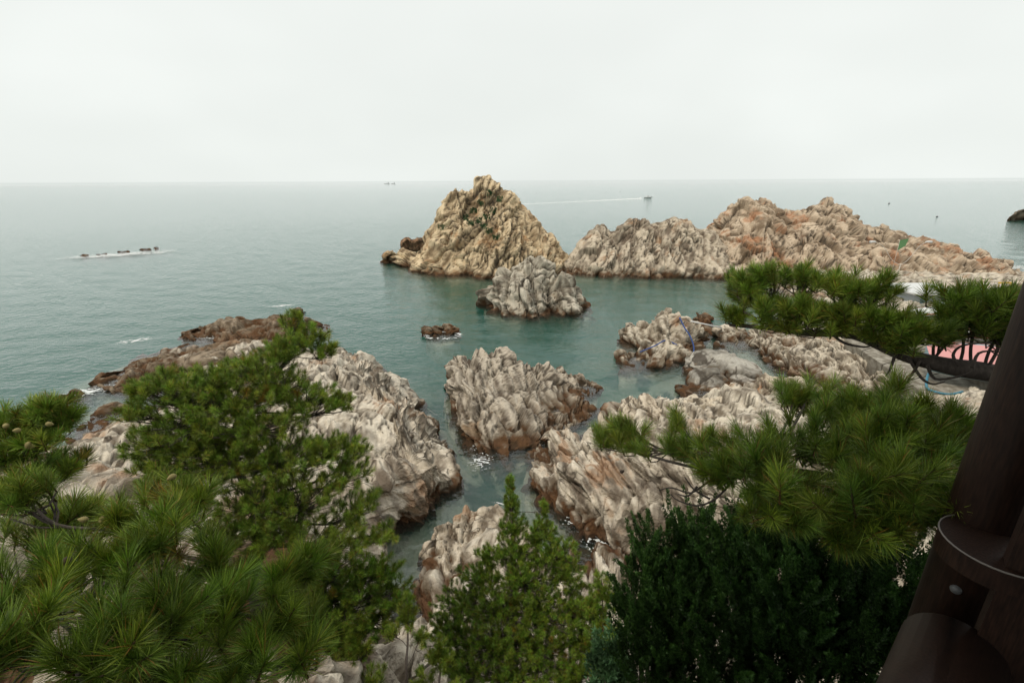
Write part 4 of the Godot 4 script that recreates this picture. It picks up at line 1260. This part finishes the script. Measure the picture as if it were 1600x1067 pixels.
# trunk: world points from the foot up; pads: [px, py, half width, half height, range] clumps of foliage
func pine(label: String, trunk: Array, r0: float, r1: float, pads: Array, tufts: Array, dense: float, size: float, sd: int, grow := 1.0, group := "pines on the cliff") -> Node3D:
	rng.seed = sd
	var foot: Vector3 = trunk[0]
	var tree := thing("pine_tree", label, "pine tree", foot, group)
	var path := smooth_path(trunk, 5)
	var local := []
	for p in path: local.append(p - foot)
	put("trunk", tube_mesh(local, r0, r1, 9, 0.25), M.bark, tree)
	var xs := [[], [], []]
	var cs := [[], [], []]
	var reach := 0.13 * size
	for q in pads:
		var dist: float = q[4]
		var c := at_r(q[0], q[1], dist)
		var rx: float = q[2] * grow * dist / FOCAL
		var ry: float = q[3] * grow * dist / FOCAL
		var rz := (rx + ry) * 0.55
		var area := rx * ry
		rx = maxf(rx - 0.07 * size, rx * 0.4)
		ry = maxf(ry - 0.08 * size, ry * 0.3)
		var right := cam_basis.x
		var upv := Vector3.UP
		var fwd := right.cross(upv).normalized()
		# limb
		var best := 0
		var bd := 1e9
		for i in path.size():
			var t: Vector3 = path[i]
			var dd := t.distance_to(c) + maxf(0.0, t.y - c.y + 0.15) * 2.5
			if dd < bd:
				bd = dd
				best = i
		var s: Vector3 = path[best]
		var f := float(best) / (path.size() - 1)
		var limb_r := clampf(lerpf(r0, r1, f) * 0.45, 0.012, 0.05) * clampf(bd * 0.8, 0.4, 1.0)
		var len := s.distance_to(c)
		var limb := smooth_path([s, s.lerp(c, 0.35) + rdir() * len * 0.07 + Vector3(0, -0.05 * len, 0), s.lerp(c, 0.75) + rdir() * len * 0.06 + Vector3(0, -0.06 * len - ry * 0.3, 0), c + Vector3(0, -ry * 0.35, 0)], 4)
		var st := begin()
		st.set_smooth_group(0)
		var lp := []
		for p in limb: lp.append(p - foot)
		tube(st, lp, limb_r, 0.007, 6, 0.2)
		var n := int(dense * area / (reach * reach)) + 3
		for k in n:
			var e := rdir() * pow(rng.randf(), 0.45)
			e.y = e.y * 0.85 + 0.12
			var p := c + right * e.x * rx + upv * e.y * ry + fwd * e.z * rz
			var from: Vector3 = limb[clampi(int(limb.size() * rng.randf_range(0.55, 0.98)), 0, limb.size() - 1)]
			var dir := ((p - from).normalized() * 0.55 + upv * 0.55 + rdir() * 0.55).normalized()
			var base := p - dir * 0.10 * size
			var mid := from.lerp(base, 0.5) + Vector3(0, -0.03, 0) + rdir() * 0.02
			tube(st, [from - foot, mid - foot, base - foot], 0.006, 0.004, 4)
			var v := k % 3
			xs[v].append(turned(dir, base - foot, size * rng.randf_range(0.7, 1.2)))
			var w := rng.randf_range(0.68, 1.55)
			cs[v].append(Color(w * rng.randf_range(0.82, 1.15), w, w * rng.randf_range(0.8, 1.1)) if rng.randf() > 0.012 else Color(1.5, 0.8, 0.8))
		put("branch", finish(st), M.bark, tree)
	for v in 3:
		scatter("foliage", tufts[v], xs[v], cs[v], M.needle, tree)
	return tree

func bush(label: String, cx: float, cy: float, dist: float, blobs: Array, sprays: Array, per: float, size: float, sd: int, group: String, mt: Material) -> Node3D:
	rng.seed = sd
	var c0 := at_r(cx, cy, dist)
	var foot := ground(c0)
	foot.y = minf(foot.y, c0.y - 0.6)
	var b := thing("juniper_bush", label, "bush", foot, group)
	var xs := [[], []]
	var cs := [[], []]
	for q in blobs:
		var c := at_r(q[0], q[1], q[4])
		var rx: float = q[2] * q[4] / FOCAL
		var ry: float = q[3] * q[4] / FOCAL
		var st := begin()
		st.set_smooth_group(0)
		tube(st, [Vector3.ZERO, (c - foot) * 0.5 + rdir() * 0.15, c - foot], 0.05, 0.012, 6, 0.2)
		put("stem", finish(st), M.bark, b)
		var n := int(per * rx * ry / (size * size))
		for k in n:
			var e := rdir() * pow(rng.randf(), 0.4)
			var p := c + cam_basis.x * e.x * rx + Vector3.UP * e.y * ry + Vector3(0, 0, 1) * e.z * (rx + ry) * 0.5
			var dir := (Vector3(e.x, 0, e.z) * 0.6 + Vector3.UP * 1.0 + rdir() * 0.4).normalized()
			xs[k % 2].append(turned(dir, p - foot, rng.randf_range(0.7, 1.3)))
			var w := rng.randf_range(0.45, 1.7)
			cs[k % 2].append(Color(w, w, w))
	for v in 2:
		scatter("foliage", sprays[v], xs[v], cs[v], mt, b)
	return b

func cone_at(tree: Node3D, p: Vector3, s: float, m: Material, sd: int) -> void:
	rng.seed = sd
	var prof := [[0.0, 0.0]]
	for k in 12:
		var t := (k + 0.5) / 12.0
		prof.append([0.021 * pow(sin(PI * pow(t, 0.75)), 0.8) * (1.0 if k % 2 == 0 else 0.84), 0.06 * t])
	prof.append([0.0, 0.062])
	var o := put("cone", lathe(prof, 10), m, tree)
	o.position = p - tree.position
	o.basis = turned(rdir() + Vector3(0, -0.3, 0), Vector3.ZERO, s).basis

func make_trees() -> void:
	var nm := StandardMaterial3D.new()
	nm.vertex_color_use_as_albedo = true
	nm.roughness = 0.45
	nm.metallic_specular = 0.4
	nm.backlight_enabled = true
	nm.backlight = Color(0.45, 0.5, 0.3)
	nm.cull_mode = BaseMaterial3D.CULL_DISABLED
	M.needle = nm
	var bm := StandardMaterial3D.new()
	var g := Gradient.new()
	g.set_color(0, lin(0.03, 0.024, 0.02))
	g.set_color(1, lin(0.13, 0.105, 0.085))
	bm.albedo_texture = noise_tex(noise(FastNoiseLite.TYPE_SIMPLEX_SMOOTH, 0.03, 81, 5), 256, g)
	bm.uv1_triplanar = true
	bm.uv1_scale = Vector3(6, 2.5, 6)
	bm.roughness = 0.95
	M.bark = bm
	var near_t := []
	var mid_t := []
	var far_t := []
	for k in 3:
		near_t.append(tuft_mesh(100 + k, 170, 0.0021, 0.115, 0.13))
		mid_t.append(tuft_mesh(200 + k, 120, 0.0034, 0.11, 0.12))
		far_t.append(tuft_mesh(300 + k, 110, 0.0042, 0.11, 0.12, Color(0.9, 0.98, 0.9)))
	var spr := [spray_mesh(401, 230, Color(0.016, 0.045, 0.010), Color(0.065, 0.13, 0.03), 0.017, 0.042, 0.26), spray_mesh(402, 230, Color(0.016, 0.045, 0.010), Color(0.055, 0.115, 0.028), 0.017, 0.034, 0.36)]
	var leafm := [spray_mesh(403, 60, Color(0.05, 0.11, 0.045), Color(0.10, 0.19, 0.09), 0.035, 0.09, 0.16), spray_mesh(404, 60, Color(0.05, 0.11, 0.045), Color(0.10, 0.19, 0.09), 0.035, 0.08, 0.2)]
	# pine on the left slope, whole tree in view
	var tr := [at_r(395, 925, 9.2), at_r(402, 865, 9.0), at_r(400, 805, 8.9), at_r(376, 745, 8.9), at_r(360, 695, 8.9), at_r(382, 640, 8.8), at_r(428, 590, 8.7), at_r(455, 545, 8.7), at_r(459, 500, 8.7)]
	var ft := ground(tr[0])
	if ft.y < tr[0].y - 0.3: tr.push_front(Vector3(ft.x, ft.y - 0.2, ft.z))
	pine("bushy pine with a leaning crown rising in front of the left promontory", tr, 0.09, 0.02, [
		[458, 506, 18, 20, 8.7], [476, 530, 38, 20, 8.6], [440, 550, 30, 18, 8.6], [503, 548, 20, 14, 8.5], [400, 575, 52, 24, 8.6], [335, 592, 52, 22, 8.7], [268, 602, 42, 20, 8.8], [228, 606, 20, 12, 8.8],
		[350, 625, 64, 24, 8.5], [432, 606, 42, 22, 8.5], [300, 650, 62, 26, 8.7], [238, 690, 32, 22, 8.9], [400, 660, 60, 28, 8.4], [482, 622, 38, 20, 8.5], [532, 626, 28, 14, 8.5], [340, 710, 62, 30, 8.6], [432, 715, 58, 32, 8.3], [510, 700, 36, 24, 8.3],
		[543, 740, 34, 20, 8.2], [470, 778, 52, 30, 8.2], [562, 790, 36, 16, 8.2], [392, 785, 48, 28, 8.4], [590, 838, 26, 12, 8.1], [520, 838, 46, 20, 8.1], [300, 760, 44, 26, 8.7], [252, 735, 30, 20, 8.9], [408, 838, 42, 22, 8.5], [350, 835, 34, 18, 8.8], [450, 828, 40, 20, 8.3], [215, 640, 24, 14, 8.9], [290, 700, 46, 22, 8.8], [560, 700, 24, 14, 8.3]], mid_t, 6.5, 0.95, 1001, 1.28)
	# darker pine lower down beside it
	var t2 := [at_r(470, 1010, 10.0), at_r(480, 960, 9.8), at_r(500, 915, 9.7), at_r(520, 880, 9.6)]
	t2.push_front(ground(t2[0]) + Vector3(0, -0.2, 0))
	pine("low spreading pine beside the channel, under the leaning pine", t2, 0.1, 0.02, [
		[505, 890, 46, 22, 9.6], [560, 905, 40, 18, 9.5], [603, 886, 22, 9, 9.4], [540, 940, 48, 22, 9.6], [612, 925, 26, 12, 9.4], [470, 930, 40, 24, 9.8], [580, 965, 40, 18, 9.6], [500, 975, 46, 24, 9.8], [548, 1000, 36, 20, 9.7], [480, 1030, 46, 26, 9.8]], far_t, 7.0, 1.0, 1002, 1.35)
	# large near pine at the bottom left
	var t3 := [at_r(-190, 1180, 3.1), at_r(-60, 1075, 2.9), at_r(40, 1000, 2.8), at_r(120, 945, 2.8), at_r(190, 890, 2.9), at_r(250, 840, 3.0)]
	t3.push_front(ground(t3[0]) + Vector3(0, -0.2, 0))
	var nearest := pine("nearest pine below the railing with long bright needles and dark boughs", t3, 0.06, 0.012, [
		[120, 800, 50, 24, 3.6], [205, 800, 54, 34, 3.1], [285, 790, 50, 36, 2.9], [60, 835, 54, 28, 3.3], [150, 865, 62, 34, 2.6], [250, 850, 62, 40, 2.5], [330, 875, 44, 36, 2.6], [60, 925, 60, 40, 2.4], [30, 1000, 60, 44, 2.1], [190, 935, 60, 36, 2.2],
		[250, 985, 90, 52, 1.8], [335, 955, 56, 44, 2.2], [440, 905, 30, 44, 2.4], [484, 885, 34, 36, 2.5], [430, 965, 52, 42, 2.2], [380, 1020, 62, 44, 2.0], [462, 1020, 52, 36, 2.2], [285, 1056, 74, 34, 1.8], [120, 1050, 70, 30, 1.9], [36, 770, 30, 34, 3.2], [370, 900, 40, 30, 2.6]], near_t, 7.0, 0.88, 1003)
	# pine at the left edge with pale cones
	var t4 := [at_r(-140, 980, 5.6), at_r(-90, 880, 5.4), at_r(-50, 790, 5.3), at_r(-20, 710, 5.3), at_r(20, 660, 5.3)]
	t4.push_front(ground(t4[0]) + Vector3(0, -0.2, 0))
	var edge := pine("pine with pale young cones overhanging the tidal pools", t4, 0.09, 0.015, [
		[22, 655, 40, 22, 5.3], [72, 640, 34, 17, 5.2], [108, 652, 20, 20, 5.2], [62, 680, 46, 18, 5.2], [26, 700, 36, 20, 5.3], [96, 726, 38, 18, 5.3], [50, 742, 48, 22, 5.2], [20, 775, 34, 24, 5.0]], mid_t, 8.0, 1.0, 1004)
	var pale_cone := mat(lin(0.24, 0.20, 0.075), 0.8)
	var dark_cone := mat(lin(0.05, 0.035, 0.025), 0.9)
	for q in [[32, 672, 5.05], [40, 698, 5.05], [45, 690, 5.0], [8, 665, 5.1], [70, 662, 5.0]]:
		cone_at(edge, at_r(q[0], q[1], q[2]), 0.95, pale_cone, int(q[0]))
	for q in [[138, 812, 3.0], [160, 806, 3.0], [275, 742, 2.7]]:
		cone_at(nearest, at_r(q[0], q[1], q[2]), 0.7, pale_cone, int(q[0]))
	cone_at(nearest, at_r(98, 880, 2.4), 0.7, dark_cone, 3)
	# slender pine at the bottom centre with two leaders
	var t5 := [at_r(806, 1100, 12.4), at_r(804, 1000, 12.1), at_r(802, 900, 12.0), at_r(800, 820, 12.0), at_r(797, 748, 12.0)]
	t5.push_front(ground(t5[0]) + Vector3(0, -0.3, 0))
	pine("slender pine with two pointed leaders in front of the channel", t5, 0.1, 0.012, [
		[797, 760, 8, 18, 12.0], [799, 790, 14, 20, 12.0], [802, 825, 22, 20, 12.0], [851, 795, 8, 14, 11.9], [846, 830, 22, 20, 11.9], [760, 868, 18, 12, 12.0], [806, 862, 34, 20, 11.9], [868, 866, 32, 22, 11.9], [752, 900, 32, 14, 12.0], [820, 905, 50, 22, 11.8], [888, 896, 24, 16, 11.9],
		[722, 942, 40, 18, 12.0], [780, 950, 52, 24, 11.8], [850, 955, 52, 24, 11.8], [912, 950, 30, 22, 11.9], [702, 988, 34, 18, 12.0], [768, 1005, 52, 26, 11.8], [846, 1012, 56, 26, 11.7], [922, 1000, 32, 24, 11.9], [800, 1052, 70, 24, 11.7], [898, 1056, 44, 24, 11.8], [700, 1048, 34, 20, 12.0]], far_t, 7.5, 0.92, 1005, 1.26)
	var t6 := [at_r(945, 1090, 11.5), at_r(944, 1020, 11.4), at_r(942, 960, 11.4), at_r(940, 905, 11.4)]
	t6.push_front(ground(t6[0]) + Vector3(0, -0.3, 0))
	pine("thin young pine between the slender pine and the dark junipers", t6, 0.05, 0.01, [
		[940, 915, 12, 16, 11.4], [926, 945, 20, 12, 11.4], [955, 935, 16, 12, 11.4], [940, 985, 26, 16, 11.4], [948, 1035, 26, 18, 11.4]], far_t, 6.0, 1.0, 1006, 1.3)
	# saplings
	for q in [[637, 1062, 940, 9.0, "sapling pine with a bare stem and a single top tuft"], [560, 1080, 985, 9.4, "scraggy sapling pine on the pale slope near the low pine"], [688, 1085, 1010, 9.6, "scraggy sapling pine beside the slender pine"]]:
		var x: float = q[0]
		var d: float = q[3]
		var ts := [at_r(x - 2, q[1], d), at_r(x, (q[1] + q[2]) * 0.5, d), at_r(x, q[2], d)]
		ts.push_front(ground(ts[0]) + Vector3(0, -0.2, 0))
		var y: float = q[2]
		pine(q[4], ts, 0.028, 0.01, [[x, y + 4, 9, 18, d], [x - 8, y + 22, 14, 12, d], [x + 9, y + 26, 14, 12, d], [x - 26, y + 58, 18, 12, d], [x + 24, y + 72, 18, 12, d]] if x != 637 else [[x, y + 2, 10, 20, d], [x - 7, y + 20, 14, 12, d], [x + 6, y + 28, 13, 12, d], [x - 22, y + 48, 12, 8, d], [x + 22, y + 56, 12, 8, d]], mid_t, 5.0, 1.0, 1010 + int(x), 1.2)
	# near pine on the right
	var t7 := [at_r(1700, 1000, 3.6), at_r(1600, 860, 3.4), at_r(1500, 790, 3.2), at_r(1400, 765, 3.1), at_r(1300, 745, 3.0), at_r(1200, 730, 3.0)]
	t7.push_front(ground(t7[0]) + Vector3(0, -0.2, 0))
	var rt := pine("big pine reaching past the pavilion post with dense long needled boughs", t7, 0.07, 0.012, [
		[950, 682, 34, 22, 3.5], [1000, 690, 48, 26, 3.4], [985, 668, 30, 16, 3.5], [1070, 695, 52, 28, 3.2], [1058, 658, 12, 22, 3.3], [1108, 680, 14, 20, 3.2], [1140, 720, 56, 40, 2.9], [1205, 735, 66, 52, 2.5], [1195, 790, 54, 36, 2.5], [1262, 690, 66, 42, 3.0], [1262, 622, 50, 22, 3.6], [1330, 632, 56, 30, 3.4],
		[1330, 700, 66, 42, 2.8], [1400, 680, 62, 46, 2.8], [1425, 650, 44, 30, 3.1], [1475, 675, 42, 40, 3.1], [1290, 775, 66, 42, 2.5], [1370, 762, 66, 48, 2.5], [1430, 745, 44, 56, 2.6], [1395, 825, 40, 30, 2.5], [1505, 660, 24, 26, 3.1], [1405, 612, 10, 16, 3.3], [1310, 830, 40, 24, 2.6], [1240, 618, 30, 16, 3.6], [1300, 655, 50, 26, 3.3], [1370, 660, 50, 26, 3.2], [1455, 705, 44, 36, 2.9], [1520, 695, 24, 30, 3.0], [1245, 795, 40, 30, 2.5], [1350, 815, 50, 26, 2.5], [1440, 800, 40, 36, 2.7], [1120, 745, 36, 22, 2.9]], near_t, 7.5, 0.86, 1007)
	cone_at(rt, at_r(969, 738, 3.3), 0.6, dark_cone, 9)
	# bare twigs under that bough
	var tw := begin()
	tw.set_smooth_group(0)
	var rt0 := rt.position
	for q in [[[1150, 745], [1110, 752], [1080, 770], [1050, 762], [1030, 766]], [[1150, 745], [1120, 778], [1090, 790], [1060, 782], [1048, 772]], [[1110, 780], [1085, 765], [1070, 745]], [[1090, 760], [1075, 775], [1060, 772]]]:
		var pp := []
		for e in q: pp.append(at_r(e[0], e[1], 2.95) - rt0)
		tube(tw, smooth_path(pp, 4), 0.007, 0.003, 5)
	put("twig", finish(tw), M.bark, rt)
	# long branch reaching in from the right
	var t8 := [at_r(1760, 900, 4.6), at_r(1720, 720, 4.5), at_r(1660, 610, 4.4), at_r(1560, 585, 4.3), at_r(1460, 568, 4.2), at_r(1390, 545, 4.2), at_r(1330, 522, 4.2), at_r(1260, 520, 4.2), at_r(1200, 512, 4.2), at_r(1140, 508, 4.2)]
	t8.push_front(ground(t8[0]) + Vector3(0, -0.2, 0))
	var br := pine("pine with one long level bough crossing the harbour view behind the post", t8, 0.085, 0.012, [
		[1166, 445, 34, 22, 4.2], [1210, 428, 40, 20, 4.2], [1262, 432, 44, 20, 4.2], [1320, 446, 44, 20, 4.2], [1366, 455, 36, 16, 4.2], [1386, 442, 10, 10, 4.2], [1150, 490, 26, 18, 4.2], [1200, 480, 44, 22, 4.1], [1262, 482, 46, 24, 4.1], [1325, 486, 44, 22, 4.1], [1385, 492, 42, 20, 4.1], [1430, 512, 38, 22, 4.1], [1370, 520, 40, 12, 4.1], [1160, 462, 26, 16, 4.3],
		[1495, 466, 34, 18, 4.3], [1545, 462, 34, 18, 4.3], [1580, 475, 26, 24, 4.3], [1520, 496, 44, 20, 4.3], [1565, 515, 34, 24, 4.3], [1478, 528, 18, 12, 4.2], [1300, 505, 50, 12, 4.1], [1230, 505, 46, 12, 4.1], [1410, 535, 30, 12, 4.1]], mid_t, 9.0, 0.8, 1008, 1.05)
	var tb := begin()
	tb.set_smooth_group(0)
	for q in [[[1420, 558], [1440, 590], [1458, 600], [1478, 596]], [[1450, 570], [1462, 592], [1500, 588], [1524, 578]], [[1400, 552], [1392, 576], [1384, 588]], [[1300, 522], [1320, 536], [1350, 542], [1364, 540]], [[1440, 562], [1425, 586], [1418, 596]], [[1500, 572], [1490, 555], [1505, 540], [1550, 535]], [[1520, 576], [1530, 552], [1560, 548]]]:
		var pp := []
		for e in q: pp.append(at_r(e[0], e[1], 4.15) - br.position)
		tube(tb, smooth_path(pp, 4), 0.012, 0.004, 5)
	put("twig", finish(tb), M.bark, br)
	stage("pines")
	# junipers at the bottom right
	bush("dark juniper thicket with pointed sprays below the pale rock face", 1060, 960, 5.4, [[1015, 860, 10, 34, 5.4], [1005, 890, 18, 30, 5.4], [1052, 846, 11, 30, 5.5], [1078, 868, 14, 26, 5.5], [1126, 858, 12, 22, 5.4], [1060, 905, 46, 56, 5.4], [1100, 840, 14, 28, 5.5], [1100, 890, 40, 50, 5.3], [1030, 960, 48, 60, 5.3], [1100, 970, 60, 60, 5.1], [1000, 930, 22, 40, 5.4], [1020, 1040, 50, 50, 5.1], [1100, 1050, 60, 50, 4.9]], spr, 7.5, 0.1, 501, "dark junipers on the cliff", M.needle)
	bush("dark juniper thicket in the shade beside the timber rail", 1260, 960, 4.8, [[1150, 858, 12, 24, 5.0], [1182, 852, 12, 24, 5.0], [1215, 850, 14, 20, 5.0], [1170, 880, 40, 30, 5.0], [1230, 880, 50, 46, 4.9], [1300, 890, 56, 46, 4.8], [1370, 900, 50, 46, 4.7], [1180, 960, 56, 60, 4.8], [1260, 970, 60, 60, 4.6], [1340, 975, 56, 60, 4.5], [1190, 1050, 60, 50, 4.6], [1280, 1050, 60, 50, 4.4], [1370, 1040, 44, 50, 4.4], [1410, 950, 30, 50, 4.5]], spr, 7.5, 0.1, 502, "dark junipers on the cliff", M.needle)
	var lb := bush("small blue green leafy shrub beside the juniper thicket", 965, 1040, 6.0, [[965, 1035, 26, 22, 6.0], [950, 1062, 26, 18, 6.0]], leafm, 7.0, 0.08, 503, "", M.needle)
	lb.name = "leafy_shrub"
	# tufts of grass on the tall stack
	var ax := []
	var ac := []
	var stack := get_node("sea_stack") as Node3D
	rng.seed = 77
	for q in [[766, 302], [770, 330], [756, 355], [764, 362], [748, 345], [735, 349], [782, 312], [760, 340], [740, 330], [690, 356], [775, 372], [750, 318], [727, 340]]:
		for k in 26:
			var p := surface_at(stack, q[0] + rng.randf_range(-5, 5), q[1] + rng.randf_range(-4, 4))
			if p == Vector3.INF: continue
			ax.append(turned(Vector3.UP + rdir() * 0.5, p + Vector3(0, -0.05, 0), rng.randf_range(2.0, 3.6)))
			ac.append(Color.WHITE * rng.randf_range(0.7, 1.3))
	scatter("grass", leafm[0], ax, ac, M.needle, stack)

var surf_cache := {}
func surface_at(o: Node3D, px: float, py: float) -> Vector3:
	if not surf_cache.has(o):
		var tm: TriangleMesh = (o as MeshInstance3D).mesh.generate_triangle_mesh()
		surf_cache[o] = tm
	var hit: Dictionary = (surf_cache[o] as TriangleMesh).intersect_ray(Vector3(0, EYE, 0), ray(px, py).normalized())
	return hit["position"] if hit else Vector3.INF
